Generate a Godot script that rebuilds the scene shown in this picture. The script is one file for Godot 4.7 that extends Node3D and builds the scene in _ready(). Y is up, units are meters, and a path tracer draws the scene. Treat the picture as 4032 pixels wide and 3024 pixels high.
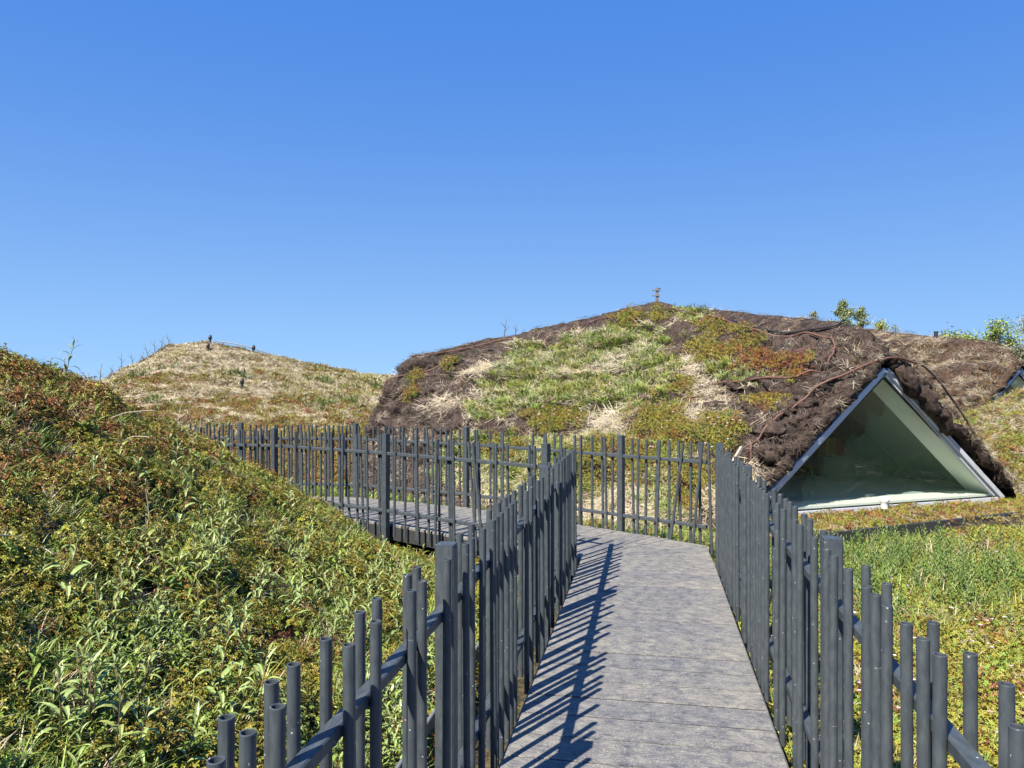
extends Node3D

# ---------------------------------------------------------------- conventions
# Ground plan points are Vector2(x, d): d metres in front of the camera (world z = -d).
const SUN_DIR := Vector3(0.54, -1.0, -0.68)
const L0 := Vector2(-0.0617, 3.304)          # a point on the boardwalk's left edge
const U := Vector2(0.1754, 0.9845)           # along the boardwalk
const R := Vector2(0.9845, -0.1754)          # across the boardwalk
const W := 1.235
const EXPOSURE := 2.1

var rng := RandomNumberGenerator.new()
var used := {}
var n_lo := FastNoiseLite.new()
var n_mid := FastNoiseLite.new()
var n_hi := FastNoiseLite.new()
var n_fine := FastNoiseLite.new()
var n_slab := FastNoiseLite.new()
var n_slab_h := FastNoiseLite.new()
var M := {}
var front_line := [Vector2(0.52, 7.33), Vector2(-1.475, 8.99), Vector2(-3.12, 10.1), Vector2(-4.2, 10.3), Vector2(-6.0, 10.5)]
var back_line := [Vector2(2.03, 7.95), Vector2(1.23, 8.68), Vector2(-0.614, 10.33), Vector2(-2.3, 11.3), Vector2(-4.06, 11.5), Vector2(-5.8, 11.6)]

# ---------------------------------------------------------------- helpers
func w3(p: Vector2, y: float) -> Vector3:
	return Vector3(p.x, y, -p.y)

func lin(r: float, g: float, b: float) -> Color:
	return Color(r, g, b).linear_to_srgb()

func numbered(parent: Node, called: String) -> String:
	var key := str(parent.get_instance_id()) + "/" + called
	var n: int = used.get(key, -1) + 1
	used[key] = n
	return called if n == 0 else "%s_%03d" % [called, n]

func put(o: Node3D, called: String, parent: Node = self) -> Node3D:
	o.name = numbered(parent, called)
	parent.add_child(o, true)
	return o

func obj(called: String, mesh: Mesh, m: Material, parent: Node = self) -> MeshInstance3D:
	var o := MeshInstance3D.new()
	o.mesh = mesh
	if m:
		o.material_override = m
	put(o, called, parent)
	return o

func tag(o: Node, label: String, category: String, group := "", kind := "") -> Node:
	o.set_meta("label", label)
	o.set_meta("category", category)
	if group:
		o.set_meta("group", group)
	if kind:
		o.set_meta("kind", kind)
	return o

func thing(called: String, label: String, category: String, at := Vector3.ZERO, group := "") -> Node3D:
	var o := Node3D.new()
	put(o, called)
	o.position = at
	tag(o, label, category, group)
	return o

func mat(c: Color, rough := 0.7, metal := 0.0) -> StandardMaterial3D:
	var m := StandardMaterial3D.new()
	m.albedo_color = c
	m.roughness = rough
	m.metallic = metal
	return m

func flat_mesh(v: PackedVector3Array, c := PackedColorArray()) -> ArrayMesh:
	var a := []
	a.resize(Mesh.ARRAY_MAX)
	a[Mesh.ARRAY_VERTEX] = v
	if c.size() == v.size():
		a[Mesh.ARRAY_COLOR] = c
	var n := PackedVector3Array()
	n.resize(v.size())
	for i in range(0, v.size(), 3):
		var f := (v[i + 2] - v[i]).cross(v[i + 1] - v[i]).normalized()
		n[i] = f
		n[i + 1] = f
		n[i + 2] = f
	a[Mesh.ARRAY_NORMAL] = n
	var m := ArrayMesh.new()
	m.add_surface_from_arrays(Mesh.PRIMITIVE_TRIANGLES, a)
	return m

# a grid of points (rows of equal length) as a smooth sheet
func sheet(rows: Array, uvs := []) -> ArrayMesh:
	var st := SurfaceTool.new()
	st.begin(Mesh.PRIMITIVE_TRIANGLES)
	var nc: int = rows[0].size()
	for i in rows.size():
		for j in nc:
			if uvs:
				st.set_uv(uvs[i][j])
			st.set_smooth_group(0)
			st.add_vertex(rows[i][j])
	for i in rows.size() - 1:
		for j in nc - 1:
			var a := i * nc + j
			for k in [a, a + 1, a + nc, a + 1, a + nc + 1, a + nc]:
				st.add_index(k)
	st.generate_normals()
	return st.commit()

# lumpy or plain tube along points, closed ends
func tube(pts: Array, radius, sides := 8, flat := 1.0, lump := 0.0) -> ArrayMesh:
	var rows := []
	for i in pts.size():
		var t: Vector3 = (pts[min(i + 1, pts.size() - 1)] - pts[max(i - 1, 0)]).normalized()
		var up := Vector3.UP if absf(t.y) < 0.9 else Vector3.RIGHT
		var sx := t.cross(up).normalized()
		var sy := sx.cross(t).normalized()
		var rr: float = radius[i] if radius is Array else radius
		var row := []
		for k in sides + 1:
			var an := TAU * k / sides
			var q := rr
			if lump > 0.0:
				var pp: Vector3 = pts[i] * 9.0 + Vector3(cos(an), sin(an), 0) * 1.2
				q *= 1.0 + lump * n_hi.get_noise_3d(pp.x * 0.25, pp.y * 0.25, pp.z * 0.25) + lump * 0.8 * n_fine.get_noise_3d(pp.x * 0.22, pp.y * 0.22, pp.z * 0.22)
			row.append(pts[i] + sx * cos(an) * q + sy * sin(an) * q * flat)
		rows.append(row)
	var first := []
	var last := []
	for k in sides + 1:
		first.append(pts[0])
		last.append(pts[-1])
	rows.push_front(first)
	rows.push_back(last)
	return sheet(rows)

func smooth_path(pts: Array, per := 6) -> Array:
	var out := []
	for i in pts.size() - 1:
		var a: Vector3 = pts[max(i - 1, 0)]
		var d: Vector3 = pts[min(i + 2, pts.size() - 1)]
		for k in per:
			out.append((pts[i] as Vector3).cubic_interpolate(pts[i + 1], a, d, float(k) / per))
	out.append(pts[-1])
	return out

# box given by centre, half sizes and axes, with chamfered long edges
func bar(a: Vector3, b: Vector3, wide: float, high: float, ch := 0.004, up := Vector3.UP) -> ArrayMesh:
	var t := (b - a).normalized()
	var sx := t.cross(up).normalized()
	var sy := sx.cross(t).normalized()
	var hw := wide / 2
	var hh := high / 2
	var prof := [Vector2(-hw + ch, -hh), Vector2(hw - ch, -hh), Vector2(hw, -hh + ch), Vector2(hw, hh - ch), Vector2(hw - ch, hh), Vector2(-hw + ch, hh), Vector2(-hw, hh - ch), Vector2(-hw, -hh + ch)]
	var v := PackedVector3Array()
	for k in 8:
		var p: Vector2 = prof[k]
		var q: Vector2 = prof[(k + 1) % 8]
		var p0 := a + sx * p.x + sy * p.y
		var p1 := a + sx * q.x + sy * q.y
		var p2 := b + sx * p.x + sy * p.y
		var p3 := b + sx * q.x + sy * q.y
		v.append_array([p0, p2, p1, p1, p2, p3])
		v.append_array([a, p0, p1, b, p3, p2])
	return flat_mesh(v)

# convex outline (plan points) raised into a slab; uv runs along the given axis
func slab(poly: PackedVector2Array, y0: float, y1: float, along: Vector2, uv_off: Vector2) -> ArrayMesh:
	var st := SurfaceTool.new()
	st.begin(Mesh.PRIMITIVE_TRIANGLES)
	var c := Vector2.ZERO
	for p in poly:
		c += p / poly.size()
	var inner := PackedVector2Array()
	for p in poly:
		inner.append(p + (c - p).normalized() * 0.009)
	var n := poly.size()
	var side := along.orthogonal()
	var add := func(p: Vector2, y: float):
		st.set_uv(Vector2(p.dot(along), p.dot(side)) + uv_off)
		st.add_vertex(Vector3(p.x, y, -p.y))
	st.set_smooth_group(-1)
	for i in n:
		var j := (i + 1) % n
		for tri in [[c, y1, inner[i], y1, inner[j], y1], [inner[i], y1, poly[i], y1 - 0.007, inner[j], y1], [inner[j], y1, poly[i], y1 - 0.007, poly[j], y1 - 0.007],
				[poly[i], y1 - 0.007, poly[i], y0, poly[j], y1 - 0.007], [poly[j], y1 - 0.007, poly[i], y0, poly[j], y0]]:
			add.call(tri[0], tri[1])
			add.call(tri[2], tri[3])
			add.call(tri[4], tri[5])
	st.generate_normals()
	return st.commit()

func seg_dist(p: Vector2, a: Vector2, b: Vector2) -> float:
	var t := clampf((p - a).dot(b - a) / (b - a).length_squared(), 0, 1)
	return p.distance_to(a + (b - a) * t)

func table(x: float, t: Array) -> float:
	if x <= t[0].x:
		return t[0].y
	for i in t.size() - 1:
		if x <= t[i + 1].x:
			return lerpf(t[i].y, t[i + 1].y, (x - t[i].x) / (t[i + 1].x - t[i].x))
	return t[-1].y

# ---------------------------------------------------------------- the lie of the land
var rise := [Vector2(-4, 1.5), Vector2(1, 1.8), Vector2(3, 2.15), Vector2(7, 2.28), Vector2(8, 1.92), Vector2(9, 1.52), Vector2(9.5, 1.25), Vector2(10, 1.05), Vector2(11, 0.75), Vector2(12.5, 0.35), Vector2(14.5, 0)]

func gable(p: Vector2) -> Vector2:      # (across, behind) relative to the big window's middle
	var q := p - Vector2(5.37, 11.16)
	return Vector2(q.dot(Vector2(0.936, 0.352)), q.dot(Vector2(-0.352, 0.936)))

func front_q(p: Vector2) -> float:      # how far in front of (+) or behind (-) the front fence
	var best := 1e9
	var sgn := 1.0
	for i in front_line.size() - 1:
		var a: Vector2 = front_line[i]
		var b: Vector2 = front_line[i + 1]
		var d := seg_dist(p, a, b)
		if d < best:
			best = d
			sgn = signf((b - a).cross(p - a))
	return best * sgn

func back_q(p: Vector2) -> float:       # > 0 towards the camera side of the back fence
	var best := 1e9
	var sgn := 1.0
	for i in back_line.size() - 1:
		var a: Vector2 = back_line[i]
		var b: Vector2 = back_line[i + 1]
		var d := seg_dist(p, a, b)
		if d < best:
			best = d
			sgn = signf((b - a).cross(p - a))
	return best * sgn

func hgt(x: float, d: float) -> float:
	var p := Vector2(x, d)
	var y := -0.32
	if absf(x) > 60 or absf(d) > 60:
		return -0.5
	var al := (p - L0).dot(U)
	var la := (p - L0).dot(R)
	var fq := front_q(p)
	var s := clampf((-x - 0.2) / 5.0, 0, 1)
	s = s * s * (3 - 2 * s)
	var far := 1.0 - smoothstep(-16.0, -9.0, x) if x < -9.0 else 1.0
	far = smoothstep(-16.0, -9.0, x) if x < -9.0 else 1.0
	var blend := 0.0
	if d < 7.6 and la < -0.45:
		blend = smoothstep(0.45, 1.1, -la)
		if fq < 1.0 and al > 3.0:
			blend *= smoothstep(0.1, 0.9, fq)
	elif x < 0.6 and fq > 0:
		blend = smoothstep(0.1, 0.85, fq)
	if d > 7.6 and fq <= 0:
		blend = 0.0
	y += table(d, rise) * s * blend * far
	# right bank
	var xs := 7.6 - (0.376 * (d - 12.0) if d > 12.0 else 0.5 * (12.0 - d))
	y += 1.95 * smoothstep(0.0, 1.0, (x - xs) / 4.6) * (1.0 - smoothstep(15.2, 17.6, d)) * smoothstep(-2.0, 4.0, d)
	var g := gable(p)
	if g.y > -1.3 and g.y < 0.4 and g.x > -2.9 and g.x < 2.6:       # raised bed before the window
		y = maxf(y, lerpf(y, -0.17, smoothstep(-1.25, -1.12, g.y) * smoothstep(-2.9, -2.6, g.x)))
	if g.y > 0.3 and g.y < 9.0 and absf(g.x) < 2.9:
		y = lerpf(y, -1.7, smoothstep(0.3, 0.45, g.y) * smoothstep(2.9, 2.75, absf(g.x)))
	var g2 := gable(p - Vector2(7.13, 7.84))
	if g2.y > 0.3 and g2.y < 9.0 and absf(g2.x) < 2.9:
		y = lerpf(y, -1.5, smoothstep(0.3, 0.45, g2.y) * smoothstep(2.9, 2.75, absf(g2.x)))
	# hollow under the boardwalk
	if al < 4.3 and al > -9.0 and la > -0.6 and la < W + 0.14:
		y = lerpf(y, -0.5, smoothstep(-0.52, -0.45, la) * smoothstep(W + 0.13, W + 0.06, la))
	elif fq < 0.12 and back_q(p) > -0.05 and x < 2.1 and d > 7.0:
		y = minf(y, -0.42)
	if d < 30 and absf(x) < 20:
		y += 0.05 * n_mid.get_noise_2d(x, d) + 0.025 * n_hi.get_noise_2d(x, d)
	return y

func gnd(x: float, d: float) -> Vector3:
	return Vector3(x, hgt(x, d), -d)

func gnd_n(x: float, d: float) -> Vector3:
	var e := 0.12
	return Vector3(hgt(x - e, d) - hgt(x + e, d), 2 * e, hgt(x, d + e) - hgt(x, d - e)).normalized()

# ---------------------------------------------------------------- roofs and the far mound (lofts)
func G(a: float, s: float, y: float) -> Vector3:      # gable coordinates to (x, y, d)
	return Vector3(5.37 + 0.936 * a - 0.352 * s, y, 11.16 + 0.352 * a + 0.936 * s)

func Gw(a: float, s: float, y: float, off := Vector3.ZERO) -> Vector3:
	var q := G(a, s, y) + off
	return Vector3(q.x, q.y, -q.z)

var roof_front := []
var roof_side := []
var mound := []

func make_lofts() -> void:
	roof_front = [
		[Vector3(-2.2, -0.35, 17.0), Vector3(-2.85, -0.35, 15.2), Vector3(-2.7, -0.35, 13.6), Vector3(-0.9, -0.35, 11.75), Vector3(0.6, -0.35, 10.8), Vector3(1.9, -0.35, 10.05), G(-2.95, -0.05, -0.35), G(-2.8, -0.1, -0.3), G(-2.62, -0.14, -0.25)],
		[Vector3(-1.2, 2.2, 16.9), Vector3(-1.75, 2.22, 15.9), Vector3(-1.95, 2.22, 15.4), Vector3(-0.5, 2.58, 15.85), Vector3(1.2, 2.97, 16.4), Vector3(3.17, 3.46, 17.0), G(0, 0.8, 2.6), G(0, 0.3, 2.45), G(0, -0.14, 2.06)]]
	roof_side = [
		[G(2.62, -0.14, -0.25), G(2.8, 0.2, -0.3), G(3.0, 0.8, -0.3), G(3.3, 3.5, -0.35), G(3.6, 6.3, -0.35), G(3.6, 9.0, -0.35)],
		[G(0, -0.14, 2.06), G(0, 0.3, 2.45), G(0, 0.8, 2.6), G(0, 3.5, 3.0), Vector3(3.17, 3.4, 17.0), G(0.5, 9.0, 3.0)]]
	mound = [
		[Vector3(-11.5, -0.4, 17.0), Vector3(-10.2, -0.4, 15.0), Vector3(-9.4, -0.4, 14.4), Vector3(-8.5, -0.4, 14.0), Vector3(-7.7, -0.4, 13.7), Vector3(-6.9, -0.4, 13.5), Vector3(-6.0, -0.4, 13.4), Vector3(-5.0, -0.4, 13.4), Vector3(-4.2, -0.4, 13.6), Vector3(-2.0, -0.4, 15.5)],
		[Vector3(-10.9, 1.58, 20.0), Vector3(-10.67, 2.26, 22.0), Vector3(-10.6, 2.88, 24.0), Vector3(-9.55, 2.93, 24.0), Vector3(-8.47, 2.69, 24.0), Vector3(-7.02, 2.40, 24.0), Vector3(-5.87, 2.14, 24.0), Vector3(-4.7, 2.0, 24.0), Vector3(-3.92, 1.91, 24.0), Vector3(-1.5, 1.78, 24.0)]]

func loft(c: Array, u: float, v: float) -> Vector3:    # world point, without relief
	var i := clampi(int(floor(u)), 0, c[0].size() - 2)
	var f := u - i
	var b: Vector3 = (c[0][i] as Vector3).lerp(c[0][i + 1], f)
	var t: Vector3 = (c[1][i] as Vector3).lerp(c[1][i + 1], f)
	var p := b.lerp(t, minf(v, 1.0))
	var bow := sin(PI * minf(v, 1.0))
	p.y += 0.16 * bow
	if c == roof_front and u < 2.6:
		p.x -= 0.34 * bow * (1.0 - smoothstep(1.9, 2.6, u))
	if v > 1.0:                                          # over the ridge and down the back
		p.y -= (v - 1.0) * 3.0
		if c != roof_side:
			p += Vector3(-0.35, 0, 1.0) * (v - 1.0) * 4.5
	return Vector3(p.x, p.y, -p.z)

func loft_n(c: Array, u: float, v: float) -> Vector3:
	var e := 0.04
	var n := (loft(c, u + e, v) - loft(c, u - e, v)).cross(loft(c, u, v + e) - loft(c, u, v - e)).normalized()
	return n if n.y > 0 else -n

func relief(c: Array, p: Vector3, v: float, seed_off: float) -> float:
	if c == mound:
		return 0.10 * n_mid.get_noise_3d(p.x * 0.8, p.y, p.z * 0.8) + 0.04 * n_hi.get_noise_3d(p.x, p.y, p.z)
	var along := p.x * 0.9 - p.z * 0.35 + seed_off
	var wob := 0.25 * n_mid.get_noise_2d(along * 1.3, p.y * 1.3 + 20.0)
	var cx := along * 0.62 + wob
	var cy := p.y * 2.3 + along * 0.12 + wob
	var edge := n_slab.get_noise_2d(cx, cy) + 1.0                # 0 on the seams between mats
	var mat_h := n_slab_h.get_noise_2d(cx, cy)
	return 0.085 * mat_h - 0.13 * (1.0 - smoothstep(0.0, 0.22, edge)) + 0.07 * n_hi.get_noise_3d(p.x * 0.8 + seed_off, p.y * 1.6, p.z * 0.8) + 0.045 * n_fine.get_noise_3d(p.x * 0.8 + seed_off, p.y * 1.8, p.z * 0.8) + 0.03

func loft_pt(c: Array, u: float, v: float, off := Vector3.ZERO) -> Vector3:
	var p := loft(c, u, v)
	var k := 1.0
	if c != mound:
		k = smoothstep(0.0, 0.08, v) * (1.0 - 0.75 * smoothstep(0.86, 0.99, v))
		k *= 0.35 + 0.65 * smoothstep(8.0, 7.6, u) if c == roof_front else 1.0
	return p + loft_n(c, u, v) * relief(c, p, v, off.x) * k + Vector3(off.x, off.y, -off.z)

func loft_mesh(c: Array, nu: int, nv: int, vmax: float, off := Vector3.ZERO) -> ArrayMesh:
	var rows := []
	var n: int = c[0].size() - 1
	for i in nu + 1:
		var row := []
		for j in nv + 1:
			row.append(loft_pt(c, float(n) * i / nu, vmax * j / nv, off))
		rows.append(row)
	if c == roof_side:
		rows.reverse()
	return sheet(rows)

# ---------------------------------------------------------------- textures and materials
func noise(kind: int, freq: float, seed_: int, oct := 3) -> FastNoiseLite:
	var n := FastNoiseLite.new()
	n.noise_type = kind
	n.frequency = freq
	n.seed = seed_
	n.fractal_octaves = oct
	return n

func picture(size: int, f: Callable) -> ImageTexture:
	var im := Image.create(size, size, true, Image.FORMAT_RGB8)
	for y in size:
		for x in size:
			im.set_pixel(x, y, (f as Callable).call(x, y))
	im.generate_mipmaps()
	return ImageTexture.create_from_image(im)

func bump(size: int, f: Callable, strength: float) -> ImageTexture:
	var im := Image.create(size, size, false, Image.FORMAT_RGB8)
	for y in size:
		for x in size:
			var g: float = (f as Callable).call(x, y)
			im.set_pixel(x, y, Color(g, g, g))
	im.bump_map_to_normal_map(strength)
	im.generate_mipmaps()
	return ImageTexture.create_from_image(im)

func ramp(stops: Array, t: float) -> Color:
	t = clampf(t, 0, 1) * (stops.size() - 1)
	var i := mini(int(t), stops.size() - 2)
	return (stops[i] as Color).lerp(stops[i + 1], t - i)

func triplanar(m: StandardMaterial3D, per_metre: float) -> StandardMaterial3D:
	m.uv1_triplanar = true
	m.uv1_world_triplanar = true
	m.uv1_scale = Vector3.ONE * per_metre
	return m

func make_materials() -> void:
	var a := noise(FastNoiseLite.TYPE_SIMPLEX, 0.012, 3, 4)
	var b := noise(FastNoiseLite.TYPE_SIMPLEX, 0.05, 8, 4)
	var c := noise(FastNoiseLite.TYPE_SIMPLEX, 0.16, 5, 2)
	# weathered grey decking: u runs along the plank
	var deck := mat(Color.WHITE, 0.78)
	deck.albedo_texture = picture(1024, func(x, y):
		# u = 0 at the left end of a plank; the trodden middle is darker and bluer, the ends paler
		var uu: float = x / 1024.0 * 1.5
		var worn := smoothstep(0.15, 0.45, uu) * (1.0 - smoothstep(0.85, 1.15, uu))
		var blot: float = a.get_noise_2d(x * 0.8, y * 0.9) * 0.7 + b.get_noise_2d(x * 0.55, y * 0.7) * 0.42
		var grain: float = b.get_noise_2d(x * 0.06, y * 2.6 + 300) * 0.22 + c.get_noise_2d(x * 0.10, y * 2.4) * 0.2 + c.get_noise_2d(x * 0.9, y * 1.5) * 0.08
		var t := 0.66 - 0.16 * worn + blot * 0.55 + grain
		var col := ramp([Color(0.285, 0.292, 0.315), Color(0.375, 0.38, 0.39), Color(0.445, 0.443, 0.435), Color(0.485, 0.48, 0.46), Color(0.545, 0.535, 0.50)], t)
		var flake := smoothstep(0.30, 0.36, c.get_noise_2d(x * 0.5 + 900, y * 0.9)) * smoothstep(0.0, 0.12, b.get_noise_2d(x * 0.4, y * 0.5 + 400))
		var pit := smoothstep(0.30, 0.36, c.get_noise_2d(x * 0.6, y * 1.1 + 700)) * smoothstep(0.0, 0.15, a.get_noise_2d(x * 0.9 + 350, y) + 0.1 * worn)
		col = col.lerp(Color(0.62, 0.605, 0.56), 0.75 * flake).lerp(Color(0.25, 0.26, 0.30), 0.6 * pit)
		return col)
	deck.normal_enabled = true
	deck.normal_texture = bump(512, func(x, y): return 0.5 + 0.22 * b.get_noise_2d(x * 0.2, y * 3.0) + 0.25 * c.get_noise_2d(x * 0.4, y * 1.4), 3.0)
	deck.normal_scale = 0.5
	deck.uv1_scale = Vector3(0.6667, 0.6667, 1)
	M.deck = deck
	M.deck_dark = deck.duplicate()
	M.deck_dark.albedo_color = Color(0.93, 0.935, 0.95)
	M.deck_pale = deck.duplicate()
	M.deck_pale.albedo_color = Color(1.0, 0.995, 0.98)
	deck.albedo_color = Color(0.965, 0.965, 0.965)
	# painted steel
	var paint := mat(Color.WHITE, 0.5)
	var spots := noise(FastNoiseLite.TYPE_CELLULAR, 0.028, 4, 1)
	spots.cellular_return_type = FastNoiseLite.RETURN_DISTANCE
	var cells := noise(FastNoiseLite.TYPE_CELLULAR, 0.028, 4, 1)
	cells.cellular_return_type = FastNoiseLite.RETURN_CELL_VALUE
	paint.albedo_texture = picture(512, func(x, y):
		var t: float = 0.5 + a.get_noise_2d(x * 1.8, y * 0.7) * 0.8 + b.get_noise_2d(x * 2.0, y * 0.4) * 0.35 + c.get_noise_2d(x, y) * 0.2
		var col := ramp([Color(0.225, 0.252, 0.272), Color(0.255, 0.284, 0.303), Color(0.29, 0.318, 0.333)], t)
		if spots.get_noise_2d(x, y) < -0.93 and cells.get_noise_2d(x, y) > 0.82:
			col = Color(0.75, 0.75, 0.72)
		return col)
	triplanar(paint, 2.2)
	M.paint = paint
	# coir matting, brown to grey
	var coir := mat(Color.WHITE, 0.95)
	coir.albedo_texture = picture(768, func(x, y):
		var t: float = 0.45 + b.get_noise_2d(x, y * 1.6) * 0.5 + a.get_noise_2d(x, y) * 0.45 + c.get_noise_2d(x * 0.7, y * 2.0) * 0.6
		return ramp([Color(0.06, 0.042, 0.034), Color(0.15, 0.115, 0.095), Color(0.25, 0.20, 0.175), Color(0.35, 0.295, 0.265), Color(0.52, 0.46, 0.41)], t))
	coir.normal_enabled = true
	coir.normal_texture = bump(512, func(x, y): return 0.5 + 0.3 * b.get_noise_2d(x, y * 1.5) + 0.25 * c.get_noise_2d(x, y * 2.0), 6.0)
	triplanar(coir, 0.8)
	M.coir = coir
	M.coir_pale = coir.duplicate()
	M.coir_pale.albedo_color = Color(1.0, 0.93, 0.82)
	coir.albedo_color = Color(0.88, 0.86, 0.85)
	# soil under the plants
	var soil := mat(Color.WHITE, 0.95)
	soil.albedo_texture = picture(768, func(x, y):
		var t: float = 0.42 + b.get_noise_2d(x, y) * 0.5 + a.get_noise_2d(x, y) * 0.5 + c.get_noise_2d(x * 1.4, y * 1.4) * 0.5
		return ramp([Color(0.10, 0.085, 0.06), Color(0.19, 0.165, 0.105), Color(0.27, 0.25, 0.14), Color(0.36, 0.32, 0.20), Color(0.48, 0.42, 0.30)], t))
	soil.normal_enabled = true
	soil.normal_texture = bump(512, func(x, y): return 0.5 + 0.3 * b.get_noise_2d(x, y) + 0.3 * c.get_noise_2d(x, y), 6.0)
	triplanar(soil, 0.9)
	M.soil = soil
	var leaf := mat(Color.WHITE, 0.5)
	leaf.vertex_color_use_as_albedo = true
	leaf.backlight = Color(0.5, 0.5, 0.3)
	M.leaf = leaf
	var dry := mat(Color.WHITE, 0.8)
	dry.vertex_color_use_as_albedo = true
	M.dry = dry
	M.aluminium = mat(lin(0.58, 0.63, 0.69), 0.38, 0.1)
	M.seal = mat(lin(0.015, 0.016, 0.016), 0.6)
	var glass := mat(Color(0.24, 0.42, 0.36, 0.13), 0.02)
	glass.transparency = BaseMaterial3D.TRANSPARENCY_ALPHA
	glass.metallic_specular = 0.9
	M.glass = glass
	M.reveal = mat(lin(0.72, 0.80, 0.68), 0.7)
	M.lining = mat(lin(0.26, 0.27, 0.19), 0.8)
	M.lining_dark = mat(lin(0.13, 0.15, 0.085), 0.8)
	M.floor = mat(lin(0.42, 0.58, 0.56), 0.3)
	M.hose = mat(lin(0.12, 0.058, 0.04), 0.6)
	M.painted_shade = mat(lin(0.022, 0.021, 0.02), 0.95)  # near-black that paints shade into the gaps between planks
	M.black = mat(lin(0.018, 0.018, 0.02), 0.5)
	M.white = mat(lin(0.75, 0.76, 0.74), 0.4)
	M.steel = mat(lin(0.20, 0.21, 0.22), 0.5, 0.3)
	M.dark_steel = mat(lin(0.035, 0.037, 0.04), 0.6)
	M.bark = mat(lin(0.09, 0.075, 0.055), 0.9)
	M.twig = mat(lin(0.42, 0.36, 0.27), 0.85)
	M.twig_dark = mat(lin(0.10, 0.075, 0.06), 0.85)

# ---------------------------------------------------------------- fences
var picket_mesh: ArrayMesh

func make_picket() -> ArrayMesh:
	var rows := []
	var n := 14
	for spec in [[0.015, 0.0], [0.015, 1.15], [0.0145, 1.1515], [0.0122, 1.1515], [0.0118, 1.15], [0.0118, 1.07], [0.0, 1.07]]:
		var row := []
		for k in n + 1:
			row.append(Vector3(cos(TAU * k / n) * spec[0], spec[1], -sin(TAU * k / n) * spec[0]))
		rows.append(row)
	var st := SurfaceTool.new()
	st.begin(Mesh.PRIMITIVE_TRIANGLES)
	for i in rows.size() - 1:
		st.set_smooth_group(i)
		for k in n:
			for q in [rows[i][k], rows[i + 1][k], rows[i][k + 1], rows[i][k + 1], rows[i + 1][k], rows[i + 1][k + 1]]:
				st.add_vertex(q)
	st.generate_normals()
	return st.commit()

func picket(parent: Node, p: Vector2, along: Vector2, lean: float, across := 0.0) -> void:
	var o := obj("picket", picket_mesh, M.paint, parent)
	var top := w3(p, 1.04 + rng.randf_range(-0.006, 0.006))
	var foot := w3(p + along * lean, -0.11) + w3(along.orthogonal() * across, 0)
	var y := (top - foot).normalized()
	var x := y.cross(Vector3.BACK).normalized()
	o.transform = Transform3D(Basis(x, y, x.cross(y)).rotated(y, rng.randf() * TAU), foot)

func post(parent: Node, p: Vector2, along: Vector2, low := -0.45) -> void:
	var up := w3(along, 0)
	var o := obj("post", bar(w3(p, low), w3(p, 1.058), 0.07, 0.07, 0.006, up), M.paint, parent)
	obj("cap", bar(w3(p, 1.058), w3(p, 1.07), 0.066, 0.066, 0.004, up), M.paint, o)

func rail(parent: Node, a: Vector2, b: Vector2, y: float) -> void:
	obj("rail", bar(w3(a, y), w3(b, y), 0.04, 0.036), M.paint, parent)

func along_line(line: Array, t: float) -> Array:
	for i in line.size() - 1:
		var a: Vector2 = line[i]
		var b: Vector2 = line[i + 1]
		var l := a.distance_to(b)
		if t <= l or i == line.size() - 2:
			return [a + (b - a) / l * t, (b - a) / l]
		t -= l
	return []

func near_fence(f: Node3D, base: Vector2, side: float, inner: Array, outer: Array, posts: Array, end: float) -> void:
	for row in [[inner, 1.0], [outer, -1.0]]:
		for t in row[0]:
			picket(f, base + U * (t / 100.0) + R * 0.035 * row[1] * side, U, rng.randf_range(-0.01, 0.01), rng.randf_range(-0.006, 0.006))
		var s := -2.2
		while s > -4.6:                     # on past the camera
			s -= rng.randf_range(0.05, 0.2)
			picket(f, base + U * s + R * 0.035 * row[1] * side, U, 0.0)
	for t in posts:
		post(f, base + U * t, U)
	var cuts := posts.duplicate()
	cuts.sort()
	var knots := [-4.7] + cuts + ([end] if end > cuts[-1] + 0.05 else [])
	for i in knots.size() - 1:
		for y in [0.84, 0.17]:
			rail(f, base + U * (knots[i] + (0.036 if i > 0 else 0.0)), base + U * (knots[i + 1] - (0.036 if knots[i + 1] in cuts else 0.0)), y)

func line_fence(f: Node3D, line: Array, spec: String, end: float, from := 0.0) -> void:
	var i := 0
	for part in spec.split(" "):
		var q := part.split(":")
		var t := float(q[0]) / 100.0
		var at := along_line(line, t)
		var n: Vector2 = (at[1] as Vector2).orthogonal()
		if i > 0 and q.size() < 2:
			pass
		var row := 1.0 if (i * 7 + i / 3) % 2 == 0 else -1.0
		picket(f, at[0] + n * 0.035 * row, at[1], float(q[1]) / 100.0 if q.size() > 1 else rng.randf_range(-0.015, 0.015))
		i += 1
	for k in line.size() - 1:
		var a: Vector2 = line[k]
		var b: Vector2 = line[k + 1]
		var d := (b - a).normalized()
		for y in [0.84, 0.17]:
			rail(f, a + d * (0.036 if k > 0 else from), b - d * 0.036, y)
		post(f, b, d)

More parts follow.
